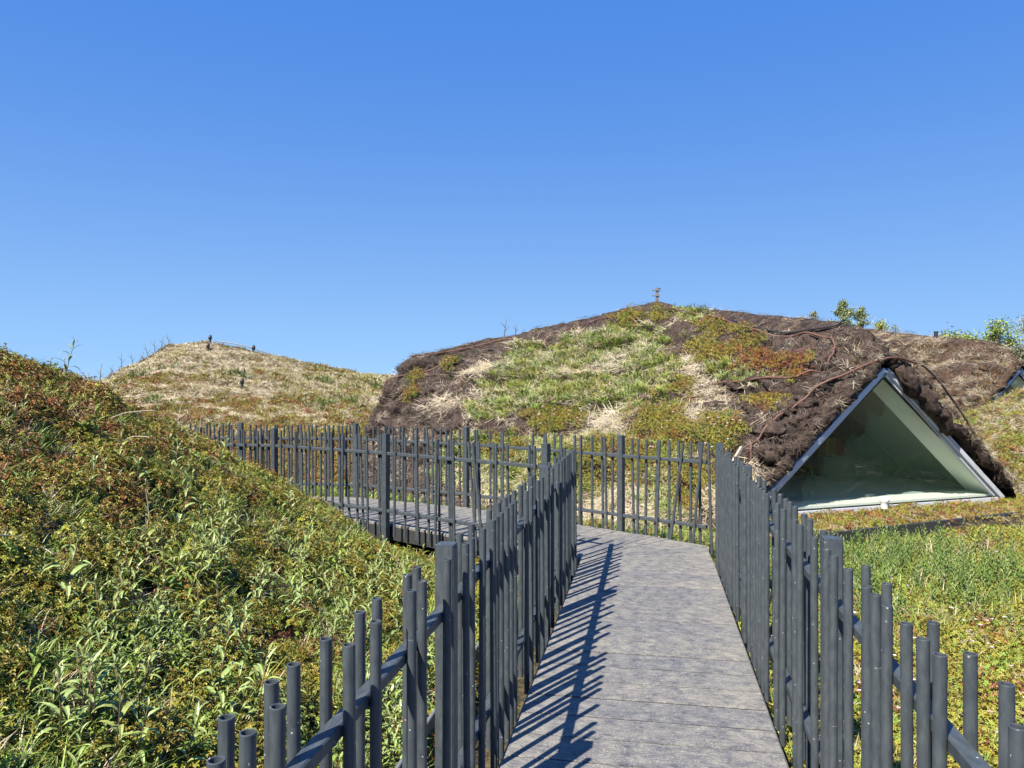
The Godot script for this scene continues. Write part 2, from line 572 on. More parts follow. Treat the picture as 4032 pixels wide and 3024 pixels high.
func build_fences() -> void:
	picket_mesh = make_picket()
	var lb := L0 - R * 0.085
	var f := thing("railing", "dark grey railing of round pickets between the boardwalk's shadowed edge and the lush leafy bank", "railing", Vector3.ZERO, "railings of the boardwalk")
	near_fence(f, lb, 1.0,
		[-210, -200, -189, -154, -136, -106, -95, -65, -38, -28, -7, 14, 23, 33, 48, 61, 71, 109, 127, 157, 174, 204, 229, 263, 285, 300, 310, 328, 341, 355, 384, 403],
		[-195, -178, -168, -151, -129, -116, -88, -78, -19, 2, 40, 63, 81, 92, 109, 132, 146, 174, 187, 240, 269, 309, 332, 353],
		[-3.2, -0.53, 2.13], 4.1)
	var rb := L0 + R * (W + 0.085)
	f = thing("railing", "dark grey railing of dense pickets between the boardwalk's sunny edge and the pink-flowered bank", "railing", Vector3.ZERO, "railings of the boardwalk")
	near_fence(f, rb, -1.0,
		[-174, -137, -126, -114, -98, -87, -78, -56, -36, -25, -3, 26, 38, 68, 86, 121, 133, 144, 158, 171, 180, 200, 219, 230, 267, 287, 305, 319, 329, 339, 352, 363, 381, 405, 426, 440],
		[-153, -135, -112, -73, -50, 3, 13, 41, 54, 77, 92, 103, 121, 142, 181, 203, 293, 304, 323, 344, 386, 411],
		[-3.0, -0.17, 2.41, 4.52], 4.5)
	f = thing("railing", "dark grey railing at the boardwalk's bend before the big turf-roofed house, some pickets crossing", "railing", Vector3.ZERO, "railings of the boardwalk")
	line_fence(f, back_line, "2:-4 5:12 12 22 27:17 37:-3 48 56:4 62:4 77:1 83:1 96:-3 122 128:-3 137:-2 151 162:2 167 176 191 198 207 215 223 241:7 286 295 315 332 343 369 378 391 400 409 423 428 436 440 447 460 464 471 478 490 498 504 519 534 541 560 565 569 577 585 589 593 598 609 618 623 632 636 640 646 655 661 669 675 688 694 705 714 740 747 756 766 776 781 795 806 822", 8.2, 0.02)
	f = thing("railing", "dark grey railing with leaning pickets running off behind the leafy bank towards the far mound", "railing", Vector3.ZERO, "railings of the boardwalk")
	post(f, Vector2(0.331, 7.487), Vector2(-0.77, 0.64))
	line_fence(f, front_line, "5 36 48 77:-3 86 95 116:-2 119:-16 123:-2 131:-12 147:-2 157:-2 161:-3 172:2 177:-3 193:-2 204:-3 213:-2 230 239:2 271:-3 274 287:-2 305:-6 311:-2 327 334:-13 340:-1 347:-3 365 373 387 402:-2 409 413 418 434 441 468 476 480 489:-3 494 499 506 510:-6 515 520:-3 526 536 540 553 558 575 590", 6.2, 0.05)

# ---------------------------------------------------------------- boardwalk
func build_boardwalk() -> void:
	var deck := Node3D.new()
	put(deck, "boardwalk")
	deck.set_meta("kind", "structure")
	tag(deck, "weathered grey plank boardwalk that bends behind the dark railings", "boardwalk")
	var st := []                      # stations: [left point, right point]
	var al := -5.0
	var i_pt := L0 + U * 4.06
	while al < 4.06 - 0.12:
		st.append([L0 + U * al, L0 + U * al + R * W])
		al += 0.2325
	st.append([i_pt, i_pt + R * W])
	var corner := Vector2(1.985, 7.85)
	var n2 := Vector2(0.65, 0.76)
	var q1: Vector2 = st[-1][1]
	for k in [0.33, 0.66, 1.0]:
		st.append([i_pt, q1.lerp(corner, k)])
	var back_start := i_pt + n2 * 1.36
	for k in [0.35, 0.68, 1.0]:
		st.append([i_pt, corner.lerp(back_start, k)])
	var lf := [i_pt, Vector2(-1.43, 9.06), Vector2(-3.08, 10.17), Vector2(-4.2, 10.38), Vector2(-6, 10.58)]
	var rt := [back_start, Vector2(-0.56, 10.25), Vector2(-2.26, 11.22), Vector2(-4.05, 11.42), Vector2(-5.8, 11.52)]
	for k in 4:
		var m := int(round((lf[k] as Vector2).distance_to(lf[k + 1]) / 0.2325))
		for j in range(1, m + 1):
			st.append([(lf[k] as Vector2).lerp(lf[k + 1], float(j) / m), (rt[k] as Vector2).lerp(rt[k + 1], float(j) / m)])
	for i in st.size() - 1:
		var a0: Vector2 = st[i][0]
		var b0: Vector2 = st[i][1]
		var a1: Vector2 = st[i + 1][0]
		var b1: Vector2 = st[i + 1][1]
		var g := 0.0048
		var poly := PackedVector2Array()
		var dl := (a1 - a0).normalized() * g
		var dr := (b1 - b0).normalized() * g
		poly.append(a0 + dl)
		poly.append(b0 + dr)
		poly.append(b1 - dr)
		if a0.distance_to(a1) > 0.02:
			poly.append(a1 - dl)
		var jig := rng.randf_range(-0.0015, 0.0015)
		var along := (b0 - a0).normalized()
		obj("plank", slab(poly, -0.032 + jig, jig, along, Vector2(-a0.dot(along) + rng.randf_range(-0.08, 0.08), rng.randf() * 7.0)), M[["deck", "deck_dark", "deck_pale"][rng.randi() % 3]], deck)
	for i in range(1, st.size() - 1):          # added dark strips standing in for shade in the joints
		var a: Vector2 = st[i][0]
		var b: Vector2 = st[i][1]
		obj("joint_shade", bar(w3(a.lerp(b, 0.012), -0.011), w3(a.lerp(b, 0.99), -0.011), 0.014, 0.016, 0.001), M.painted_shade, deck)
	var beams := [[L0 - U * 5.0 + R * 0.03, i_pt + R * 0.03], [L0 - U * 5.0 + R * (W - 0.03), q1 - R * 0.03], [L0 - U * 5.0 + R * 0.6, i_pt + R * 0.6]]
	for k in 3:
		beams.append([(lf[k] as Vector2) + n2 * 0.03, (lf[k + 1] as Vector2) + n2 * 0.03])
		beams.append([(rt[k] as Vector2) - n2 * 0.03, (rt[k + 1] as Vector2) - n2 * 0.03])
	for b in beams:
		obj("beam", bar(w3(b[0], -0.115), w3(b[1], -0.115), 0.05, 0.15), M.dark_steel, deck)
	# edging that holds the bank back beside the boardwalk
	var e := obj("edging_strip", bar(w3(L0 - U * 4.0 - R * 0.52, -0.27), w3(L0 + U * 2.9 - R * 0.52, -0.27), 0.02, 0.26), M.steel)
	tag(e, "long steel edging strip holding the leafy bank beside the boardwalk railing", "edging")
	e = obj("edging_strip", bar(Gw(-2.75, -1.36, -0.22), Gw(1.75, -1.02, -0.22), 0.05, 0.2), M.dark_steel)
	tag(e, "dark metal edging in front of the planted bed below the big triangular window", "edging")

# ---------------------------------------------------------------- turf houses
func window_bar(called: String, a: Vector3, b: Vector3, wide: float, deep: float, m: Material, parent: Node) -> void:
	var o := obj(called, bar(a, b, deep, wide, 0.004, (b - a).cross(Vector3(0.352, 0, 0.936)).normalized()), m, parent)
	o.name = o.name

func build_house(off: Vector3, label: String, full: bool) -> Node3D:
	var h := thing("turf_house", label, "house")
	var coir: Material = M.coir if full else M.coir_pale
	var roof := obj("roof", loft_mesh(roof_front, 400 if full else 240, 150 if full else 80, 1.35, off), coir, h)
	obj("roof_slope", loft_mesh(roof_side, 110, 60, 1.0, off), coir, roof)
	# thick coir rolls along the gable
	for side in [-1.0, 1.0]:
		for k in 5:
			var pts := []
			var rad := []
			var t0 := k / 5.0 - 0.01 * (k % 2)
			for j in 15:
				var t := minf(t0 + (j / 14.0) * 0.27, 1.0 + 0.001 * j)
				var hang := smoothstep(0.42, 0.55, t) * (1.0 - smoothstep(0.9, 1.0, t)) if side > 0 else 0.0
				var out := lerpf(0.20, 0.07, hang) + 0.025 * sin(j * 0.9 + k * 2.0)
				var a: float = lerpf(2.38, 0.0, t) + out * 0.637
				var y: float = lerpf(-0.12, 1.86, t) + out * 0.771
				pts.append(Gw(a * side, -0.08 - 0.10 * hang + 0.04 * sin(k * 2.1 + j * 0.6), y + 0.02 * sin(j * 1.1 + k), off))
				rad.append((0.07 + 0.025 * t + 0.012 * (k % 2)) * (0.8 + 0.24 * sin(PI * (j + 0.8) / 15.6)))
			obj("coir_roll", tube(pts, rad, 22, 1.0, 0.6), coir, roof)
	# loose rolls lying across the slope
	var rolls := [[5.75, 6.5, 0.50], [5.9, 6.9, 0.40], [6.1, 7.3, 0.56], [6.4, 7.5, 0.30], [5.5, 5.95, 0.58], [5.95, 6.3, 0.22], [6.6, 7.7, 0.16], [6.9, 7.8, 0.70], [6.2, 6.9, 0.76], [2.0, 2.5, 0.62], [1.95, 2.3, 0.40], [2.15, 2.75, 0.80], [2.5, 3.0, 0.35], [5.2, 5.6, 0.44], [6.9, 7.7, 0.47]]
	for q in rolls:
		var pts := []
		var rad := []
		for j in 13:
			var u: float = lerpf(q[0], q[1], j / 12.0)
			var v: float = q[2] + 0.025 * sin(j * 0.7 + q[0] * 5.0)
			pts.append(loft_pt(roof_front, u, v, off) + Vector3(0, 0.03, 0))
			rad.append((0.10 + 0.03 * sin(q[0] * 9.0)) * (0.55 + 0.5 * sin(PI * (j + 0.5) / 13.0)))
		obj("coir_roll", tube(pts, rad, 18, 0.7, 0.5), coir, roof)
	# triangular window
	var win := Node3D.new()
	put(win, "window", h)
	for sd in [-1.0, 1.0]:                     # outer rail, then a slimmer one set back inside it
		for q in [[0.035, 0.07, -0.04, 0.09], [0.094, 0.046, -0.015, 0.06]]:
			var e: float = q[0]
			window_bar("frame", Gw((-2.40 + e * 0.637) * -sd, q[2], -0.13 - e * 0.771 + 0.04, off), Gw((0.02 + e * 0.1) * sd, q[2], 1.90 - e * 1.28, off), q[1], q[3], M.aluminium, win)
	window_bar("frame", Gw(-2.28, -0.02, -0.135, off), Gw(2.3, -0.02, -0.135, off), 0.07, 0.075, M.aluminium, win)
	for sd in [-1.0, 1.0]:
		window_bar("gasket", Gw(2.285 * sd, -0.02, -0.085, off), Gw(0.012 * sd, -0.02, 1.735, off), 0.022, 0.03, M.seal, win)
	window_bar("gasket", Gw(-2.26, -0.035, -0.09, off), Gw(2.26, -0.035, -0.09, off), 0.02, 0.03, M.seal, win)
	obj("pane", flat_mesh(PackedVector3Array([Gw(-2.33, 0, -0.1, off), Gw(0, 0, 1.82, off), Gw(2.33, 0, -0.1, off)])), M.glass, win)
	# the room behind it
	var quad := func(p: Vector3, q: Vector3, r: Vector3, s: Vector3) -> ArrayMesh:
		var n := (q - p).cross(r - p).normalized() * 0.04
		var v := PackedVector3Array()
		for t in [[p, q, r, s], [p + n, q + n, r + n, s + n], [p, q, q + n, p + n], [q, r, r + n, q + n], [r, s, s + n, r + n], [s, p, p + n, s + n]]:
			v.append_array([t[0], t[1], t[2], t[0], t[2], t[3]])
		return flat_mesh(v)
	for sd in [-1.0, 1.0]:
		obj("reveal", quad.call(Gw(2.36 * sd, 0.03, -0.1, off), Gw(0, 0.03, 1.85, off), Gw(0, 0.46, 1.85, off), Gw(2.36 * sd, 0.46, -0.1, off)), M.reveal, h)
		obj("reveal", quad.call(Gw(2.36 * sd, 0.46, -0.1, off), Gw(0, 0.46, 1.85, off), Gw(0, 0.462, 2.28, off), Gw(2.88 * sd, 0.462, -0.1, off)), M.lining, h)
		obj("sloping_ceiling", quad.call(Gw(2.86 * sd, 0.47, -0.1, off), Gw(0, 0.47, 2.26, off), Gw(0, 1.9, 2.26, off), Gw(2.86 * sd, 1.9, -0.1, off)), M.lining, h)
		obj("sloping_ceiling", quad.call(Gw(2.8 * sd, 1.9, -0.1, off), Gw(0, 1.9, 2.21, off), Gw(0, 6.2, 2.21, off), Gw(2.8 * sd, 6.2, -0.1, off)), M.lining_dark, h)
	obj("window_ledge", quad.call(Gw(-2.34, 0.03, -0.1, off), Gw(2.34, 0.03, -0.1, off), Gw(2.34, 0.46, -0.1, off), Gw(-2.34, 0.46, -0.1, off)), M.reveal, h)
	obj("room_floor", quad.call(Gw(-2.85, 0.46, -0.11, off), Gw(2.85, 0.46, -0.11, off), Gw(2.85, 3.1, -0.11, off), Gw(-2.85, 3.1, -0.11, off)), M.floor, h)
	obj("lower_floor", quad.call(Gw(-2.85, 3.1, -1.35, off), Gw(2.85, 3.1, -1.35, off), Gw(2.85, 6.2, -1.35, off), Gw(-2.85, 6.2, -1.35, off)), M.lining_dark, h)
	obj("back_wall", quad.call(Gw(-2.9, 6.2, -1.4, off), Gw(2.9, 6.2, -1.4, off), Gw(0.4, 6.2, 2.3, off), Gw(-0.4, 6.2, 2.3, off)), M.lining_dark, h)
	return h

func hose(label: String, m: Material, uvs: Array, rad: float, lift := 0.03) -> void:
	var pts := []
	for i in uvs.size():
		var q = uvs[i]
		if q is Vector2 and i + 1 < uvs.size() and uvs[i + 1] is Vector2:      # follow the matting between the given places
			var a: Vector2 = uvs[maxi(i - 1, 0)] if uvs[maxi(i - 1, 0)] is Vector2 else q
			var d: Vector2 = uvs[i + 2] if i + 2 < uvs.size() and uvs[i + 2] is Vector2 else uvs[i + 1]
			for k in 8:
				var w: Vector2 = (q as Vector2).cubic_interpolate(uvs[i + 1], a, d, k / 8.0)
				pts.append(loft_pt(roof_front, w.x, w.y) + loft_n(roof_front, w.x, w.y) * lift)
		elif q is Vector2:
			pts.append(loft_pt(roof_front, q.x, q.y) + loft_n(roof_front, q.x, q.y) * lift)
		else:
			pts.append(q)
	var eased := pts.duplicate()
	for r in 3:                              # a hose spans the small hollows
		for i in range(1, pts.size() - 1):
			eased[i] = pts[i].lerp((pts[i - 1] + pts[i + 1]) * 0.5, 0.6)
			eased[i].y = maxf(eased[i].y, pts[i].y - 0.01)
		pts = eased.duplicate()
	pts = smooth_path(pts, 3)
	tag(obj("irrigation_hose", tube(pts, rad, 7), m), label, "hose", "irrigation hoses on the turf roof")

func build_houses() -> void:
	build_house(Vector3.ZERO, "big turf-roofed house with brown coir matting and a large triangular window facing the boardwalk", true)
	build_house(Vector3(7.13, 0.14, 7.84), "farther turf-roofed house with bare brown coir roof, only a corner of its window showing", false)
	hose("long brown hose running along the ridge from the roof's steep end to the peak", M.hose, [Vector2(1.97, 0.97), Vector2(2.42, 0.955), Vector2(3.16, 0.945), Vector2(3.69, 0.88), Vector2(4.1, 0.93), Vector2(4.38, 0.95), Vector2(4.62, 0.945), Vector2(4.85, 0.95)], 0.014, 0.04)
	hose("thin dark hose sagging below the ridge over bare matting near the roof's steep end", M.black, [Vector2(2.2, 0.93), Vector2(2.61, 0.9), Vector2(3.01, 0.9), Vector2(3.44, 0.77), Vector2(3.88, 0.75), Vector2(4.24, 0.79), Vector2(4.54, 0.88)], 0.014)
	hose("reddish brown hose doubling back in a wide loop above the big triangular window", M.hose, [Vector2(5.09, 0.95), Vector2(5.4, 0.915), Vector2(5.64, 0.86), Vector2(5.78, 0.86), Vector2(5.93, 0.89), Vector2(6.33, 0.875), Vector2(6.62, 0.83), Vector2(6.72, 0.78), Vector2(6.62, 0.72), Vector2(6.2, 0.67), Vector2(5.82, 0.6), Vector2(5.49, 0.54), Vector2(5.2, 0.5)], 0.017, 0.085)
	hose("black hose lying over the crest of the roof beside the looping brown hose", M.black, [Vector2(5.35, 0.93), Vector2(5.68, 0.885), Vector2(5.82, 0.89), Vector2(5.95, 0.94), Vector2(6.08, 1.0)], 0.016, 0.05)
	hose("brown hose hanging down the gable past the window's sloping frame to the dry roots", M.hose, [Vector2(6.02, 0.27), Vector2(6.0, 0.37), Vector2(6.44, 0.48), Vector2(6.95, 0.61), Vector2(7.5, 0.73), Gw(-0.35, -0.24, 2.0), Gw(0.0, -0.26, 2.06), Gw(0.45, -0.24, 1.93)], 0.017, 0.10)
	hose("dark hose drooping over the far roof edge beside the window towards the grassy bank", M.twig_dark, [Gw(0.45, -0.26, 1.95), Gw(0.8, -0.22, 1.78), Gw(1.15, -0.2, 1.45), Gw(1.45, -0.1, 1.2), Gw(1.9, 0.0, 0.85), Gw(2.3, 0.1, 0.42)], 0.018)
	hose("short brown hose looping down the roof's steep end beside bare roots", M.hose, [Vector2(1.75, 0.25), Vector2(1.85, 0.5), Vector2(1.95, 0.72), Vector2(2.2, 0.78), Vector2(2.6, 0.79)], 0.018)
	var o := obj("wooden_strut", bar(Gw(-2.85, -0.3, 0.6), Gw(-2.62, -0.22, 0.82), 0.03, 0.05), M.twig)
	tag(o, "pale wooden batten poking out of the matting beside the big window's lower corner", "batten")
	# anchor post on the peak
	var base := Vector3(3.17, 3.47, -17.0)
	var t := thing("anchor_post", "grey twin-bar metal anchor post standing on the peak of the turf roof", "post", base)
	obj("upright", bar(Vector3(-0.035, -0.1, 0), Vector3(-0.035, 0.32, 0), 0.06, 0.06), M.dark_steel, t)
	obj("upright", bar(Vector3(0.045, -0.1, 0), Vector3(0.04, 0.31, 0), 0.05, 0.06), M.steel, t)
	for y in [0.13, 0.25]:
		obj("bracket", bar(Vector3(-0.075, y, 0.035), Vector3(0.10, y, 0.035), 0.02, 0.03), M.steel, t)
	obj("bolt", bar(Vector3(0.06, 0.28, 0.0), Vector3(0.11, 0.28, 0.0), 0.03, 0.035), M.dark_steel, t)
	obj("cap", bar(Vector3(-0.035, 0.32, 0), Vector3(-0.035, 0.345, 0), 0.075, 0.075), M.steel, t)
	# ventilation stub on the farther house
	var vp := loft_pt(roof_front, 5.72, 0.985, Vector3(7.13, 0.14, 7.84))
	t = thing("vent_pipe", "short black vent pipe on the ridge of the farther turf roof", "pipe", vp)
	obj("pipe", tube([Vector3(0, -0.1, 0), Vector3(0, 0.1, 0), Vector3(0, 0.17, 0)], 0.05, 12), M.black, t)
	obj("cap", tube([Vector3(0, 0.15, 0), Vector3(0, 0.18, 0)], 0.06, 12), M.black, t)
	# white pipe socket before the window
	t = thing("pipe_socket", "white plastic pipe socket standing on the bed in front of the window", "pipe", Gw(-0.09, -0.13, -0.13))
	var rows := []
	for s in [[0.052, 0.0], [0.052, 0.085], [0.068, 0.10], [0.068, 0.165], [0.062, 0.165], [0.058, 0.105], [0.0, 0.10]]:
		var row := []
		for k in 21:
			row.append(Vector3(cos(TAU * k / 20) * s[0], s[1], -sin(TAU * k / 20) * s[0]))
		rows.append(row)
	obj("socket", sheet(rows), M.white, t)
	# things in the room
	t = thing("display_case", "small glass display case with a thin metal frame inside the big window", "display case", Gw(2.05, 2.35, -0.1))
	for k in 4:
		var c := Vector3(0.24 * (1 if k % 2 == 0 else -1), 0, 0.14 * (1 if k < 2 else -1))
		obj("corner_bar", bar(c, c + Vector3(0, 0.3, 0), 0.014, 0.014), M.steel, t)
	for y in [0.01, 0.3]:
		for z in [-0.14, 0.14]:
			obj("edge_bar", bar(Vector3(-0.24, y, z), Vector3(0.24, y, z), 0.014, 0.014), M.steel, t)
	obj("base", bar(Vector3(-0.24, 0.0, 0), Vector3(0.24, 0.0, 0), 0.28, 0.01), M.reveal, t)
	obj("pane", bar(Vector3(-0.24, 0.155, 0.142), Vector3(0.24, 0.155, 0.142), 0.004, 0.28, 0.001), M.glass, t)
	var cols := [lin(0.4, 0.34, 0.06), lin(0.42, 0.3, 0.05), lin(0.4, 0.2, 0.04), lin(0.42, 0.1, 0.03), lin(0.36, 0.06, 0.03)]
	var what := ["dull yellow", "mustard yellow", "orange", "red-orange", "deep red"]
	for k in 5:
		var m := mat(cols[k], 0.6)
		var bx := obj("file_box", bar(Vector3(0, 0, 0), Vector3(0, 0.34, 0), 0.115, 0.2, 0.004, Vector3(0.352, 0, 0.936)), m)
		bx.position = Gw(1.62 + 0.125 * k, 2.9, 0.3)
		tag(bx, "%s upright file box in the row of boxes behind the window" % what[k], "box", "file boxes in the row behind the window")
	t = thing("plinth", "dark plinth carrying the row of coloured file boxes behind the window", "plinth", Gw(1.87, 2.9, -0.1))
	obj("body", bar(Gw(-0.4, 0, 0) - Gw(0, 0, 0), Gw(0.4, 0, 0) - Gw(0, 0, 0), 0.3, 0.8), M.lining_dark, t)
	t = thing("vase", "small white vase on the room's floor edge behind the window", "vase", Gw(-0.55, 2.85, -0.1))
	rows = []
	for s in [[0.0, 0.0], [0.05, 0.0], [0.07, 0.05], [0.045, 0.1], [0.025, 0.13], [0.035, 0.16], [0.0, 0.155]]:
		var row := []
		for k in 17:
			row.append(Vector3(cos(TAU * k / 16) * s[0], s[1], -sin(TAU * k / 16) * s[0]))
		rows.append(row)
	obj("body", sheet(rows), M.white, t)

# ---------------------------------------------------------------- plants: small meshes
func tri(v: PackedVector3Array, c: PackedColorArray, a: Vector3, b: Vector3, d: Vector3, col: Color) -> void:
	v.append_array([a, b, d])
	c.append_array([col, col, col])

func tint(k: float, warm := 0.0) -> Color:
	return Color(k * (1.0 + warm), k, k * (1.0 - warm * 0.5))

func lobed_leaf(v, c, at: Vector3, n: Vector3, r: float, col: Color, lobes: int) -> void:
	var x := n.cross(Vector3(0.31, 0.2, 0.93)).normalized()
	var y := n.cross(x)
	var spin := rng.randf() * TAU
	for k in lobes:
		var an := spin + (k - (lobes - 1) / 2.0) * (TAU * 0.82 / lobes)
		var t := x * cos(an) + y * sin(an)
		var s := x * -sin(an) + y * cos(an)
		var m := at + t * r * 0.6 + n * r * 0.10
		var tip := at + t * r * rng.randf_range(0.85, 1.1) - n * r * rng.randf_range(0.05, 0.3)
		tri(v, c, at, m + s * r * 0.24, tip, col)
		tri(v, c, at, tip, m - s * r * 0.24, col)

func geranium(seed_: int, leaves := 11, size := 0.018, rad := 0.07, tall := 0.07, lobes := 5) -> ArrayMesh:
	rng.seed = seed_
	var v := PackedVector3Array()
	var c := PackedColorArray()
	for i in leaves:
		var an := rng.randf() * TAU
		var q := sqrt(rng.randf())
		var at := Vector3(cos(an) * q * rad, tall * (1.05 - 0.6 * q * q) * rng.randf_range(0.55, 1.0), sin(an) * q * rad)
		var n := (Vector3(cos(an) * q, 0.9, sin(an) * q) + Vector3(rng.randf_range(-0.5, 0.5), 0, rng.randf_range(-0.5, 0.5))).normalized()
		lobed_leaf(v, c, at, n, size * rng.randf_range(0.7, 1.25), tint(rng.randf_range(0.6, 1.35), rng.randf_range(-0.12, 0.22)), lobes)
		if i % 2 == 0:
			var s := Vector3(0.0012, 0, 0.0012)
			tri(v, c, at - s, at + s, Vector3(at.x * 0.2, -0.01, at.z * 0.2), Color(1.3, 0.5, 0.4))
	return flat_mesh(v, c)

func blades(seed_: int, count: int, lo: float, hi: float, wide: float, spread: float, bend: float, lying := 0.0) -> ArrayMesh:
	rng.seed = seed_
	var v := PackedVector3Array()
	var c := PackedColorArray()
	for i in count:
		var an := rng.randf() * TAU
		var dir := Vector3(cos(an), 0, sin(an))
		var side := Vector3(-sin(an), 0, cos(an)).rotated(dir, rng.randf_range(-0.6, 0.6)) * wide * rng.randf_range(0.7, 1.2)
		var base := Vector3(rng.randf_range(-1, 1), 0, rng.randf_range(-1, 1)) * spread
		var l := rng.randf_range(lo, hi)
		var lean := rng.randf_range(0.15, 0.6) if lying == 0.0 else rng.randf_range(1.1, 1.55)
		if lying > 0.0:
			base.y = rng.randf_range(0.0, 0.04)
		var col := tint(rng.randf_range(0.65, 1.35), rng.randf_range(-0.1, 0.15))
		var p := base
		var prev := side * 0.8
		for s in 3:
			var dv := (dir * sin(lean) + Vector3.UP * cos(lean)).normalized()
			var q := p + dv * l / 3.0
			var wv: Vector3 = side * [1.0, 0.7, 0.0][s]
			tri(v, c, p - prev, q - wv, p + prev, col)
			if s < 2:
				tri(v, c, p + prev, q - wv, q + wv, col)
			p = q
			prev = wv
			lean += bend * rng.randf_range(0.4, 1.2) * (1.0 if lying == 0.0 else 0.25)
	return flat_mesh(v, c)

func lance_leaf(seed_: int, l: float, wide: float, arch: float) -> ArrayMesh:      # grows along +x, faces +y
	rng.seed = seed_
	var v := PackedVector3Array()
	var c := PackedColorArray()
	var prev := [Vector3.ZERO, Vector3.ZERO, Vector3.ZERO]
	var p := Vector3.ZERO
	var an := 0.75
	var n := 5
	for i in range(1, n + 1):
		var t := float(i) / n
		p += Vector3(cos(an), sin(an), 0) * l / n
		an -= arch / n * 1.4
		var wd: float = wide * [0.0, 0.75, 1.0, 0.85, 0.5, 0.0][i]
		var nrm := Vector3(-sin(an), cos(an), 0)
		var row := [p + Vector3(0, 0, -wd) + nrm * wd * 0.35, p, p + Vector3(0, 0, wd) + nrm * wd * 0.35]
		var k := 1.0 - 0.06 * (i % 2)
		for s in 2:
			var col := tint(k * (1.05 if s == 0 else 0.92), 0.02)
			tri(v, c, prev[s], row[s], prev[s + 1], col)
			tri(v, c, prev[s + 1], row[s], row[s + 1], col)
		prev = row
	return flat_mesh(v, c)

func frond(seed_: int, count: int, l: float) -> ArrayMesh:       # silverweed-like rosette of feathered leaves
	rng.seed = seed_
	var v := PackedVector3Array()
	var c := PackedColorArray()
	for i in count:
		var an := TAU * i / count + rng.randf_range(-0.4, 0.4)
		var dir := Vector3(cos(an), 0, sin(an))
		var side := Vector3(-sin(an), 0, cos(an))
		var len_ := l * rng.randf_range(0.7, 1.15)
		var lift := rng.randf_range(0.25, 0.9)
		var col := tint(rng.randf_range(0.75, 1.25), rng.randf_range(-0.05, 0.1))
		for k in range(1, 11):
			var t := k / 10.0
			var p := dir * len_ * t + Vector3.UP * len_ * (lift * t - 0.55 * t * t)
			var q := len_ * 0.20 * sin(PI * (0.18 + 0.78 * t)) + 0.003
			var fw := dir * len_ * 0.035
			for s in [-1.0, 1.0]:
				var tip: Vector3 = p + side * q * s + dir * q * 0.45 + Vector3.UP * q * rng.randf_range(-0.2, 0.25)
				tri(v, c, p - fw * 0.6, tip, p + fw, col * rng.randf_range(0.9, 1.1))
	return flat_mesh(v, c)

func blossom(seed_: int) -> ArrayMesh:
	rng.seed = seed_
	var v := PackedVector3Array()
	var c := PackedColorArray()
	for k in 5:
		var an := TAU * k / 5.0
		var t := Vector3(cos(an), 0.25, sin(an)) * 0.013
		var s := Vector3(-sin(an), 0, cos(an)) * 0.0055
		tri(v, c, Vector3.ZERO, t * 0.8 + s, t, Color(1, 1, 1))
		tri(v, c, Vector3.ZERO, t, t * 0.8 - s, Color(0.95, 0.95, 0.95))
	return flat_mesh(v, c)

# ---------------------------------------------------------------- scattering
func up_basis(n: Vector3, k: float, s: float, tall := 1.0) -> Basis:
	var y := Vector3.UP.lerp(n, k).normalized()
	var x := y.cross(Vector3(0.3, 0.1, 0.9)).normalized()
	return Basis(x, y, x.cross(y)).rotated(y, rng.randf() * TAU).scaled(Vector3(s, s * tall, s)) if tall == 1.0 else Basis(x * s, y * s * tall, x.cross(y) * s) * Basis(Vector3.UP, rng.randf() * TAU)

var bags := {}        # name -> {mesh, where, tint}

func bag(key: String, mesh: ArrayMesh, m: Material) -> void:
	bags[key] = {"mesh": mesh, "mat": m, "where": [], "tint": []}

func drop(key: String, t: Transform3D, c: Color) -> void:
	bags[key].where.append(t)
	bags[key].tint.append(c)

func spill(key: String, called: String, label: String, category: String) -> void:
	var b = bags[key]
	if b.where.is_empty():
		return
	var mm := MultiMesh.new()
	mm.transform_format = MultiMesh.TRANSFORM_3D
	mm.use_colors = true
	mm.mesh = b.mesh
	mm.instance_count = b.where.size()
	for i in b.where.size():
		mm.set_instance_transform(i, b.where[i])
		mm.set_instance_color(i, b.tint[i])
	var o := MultiMeshInstance3D.new()
	o.multimesh = mm
	o.material_override = b.mat
	put(o, called)
	tag(o, label, category, "", "stuff")

const OLIVE := Color(0.24, 0.21, 0.028)
const YELLOW := Color(0.28, 0.28, 0.036)
const GREEN := Color(0.1, 0.17, 0.028)
const BRIGHT := Color(0.2, 0.29, 0.04)
const RUST := Color(0.26, 0.115, 0.03)
const DARKRED := Color(0.17, 0.034, 0.02)
const ORANGE := Color(0.29, 0.16, 0.036)
const STRAW := Color(0.5, 0.42, 0.28)
const PALE := Color(0.6, 0.53, 0.39)
const LANCE := Color(0.24, 0.32, 0.1)

func pick(list: Array) -> Color:
	var s := 0.0
	for q in list:
		s += maxf(q[1], 0.0)
	var t := rng.randf() * s
	for q in list:
		t -= maxf(q[1], 0.0)
		if t <= 0:
			return (q[0] as Color) * rng.randf_range(0.75, 1.2)
	return list[0][0]

func in_view(p: Vector3) -> bool:
	var d := -p.z
	return d > 0.9 and absf(p.x) < d * 0.80 + 0.3 and p.y < 1.65 + 0.6 * d and p.y > 1.65 - 0.68 * d - 0.4

func on_path(p: Vector2) -> bool:
	var la := (p - L0).dot(R)
	var al := (p - L0).dot(U)
	if al < 4.3 and la > -0.50 and la < W + 0.10:
		return true
	return front_q(p) < 0.06 and back_q(p) > 0.02 and p.y > 7.0 and p.x < 2.1

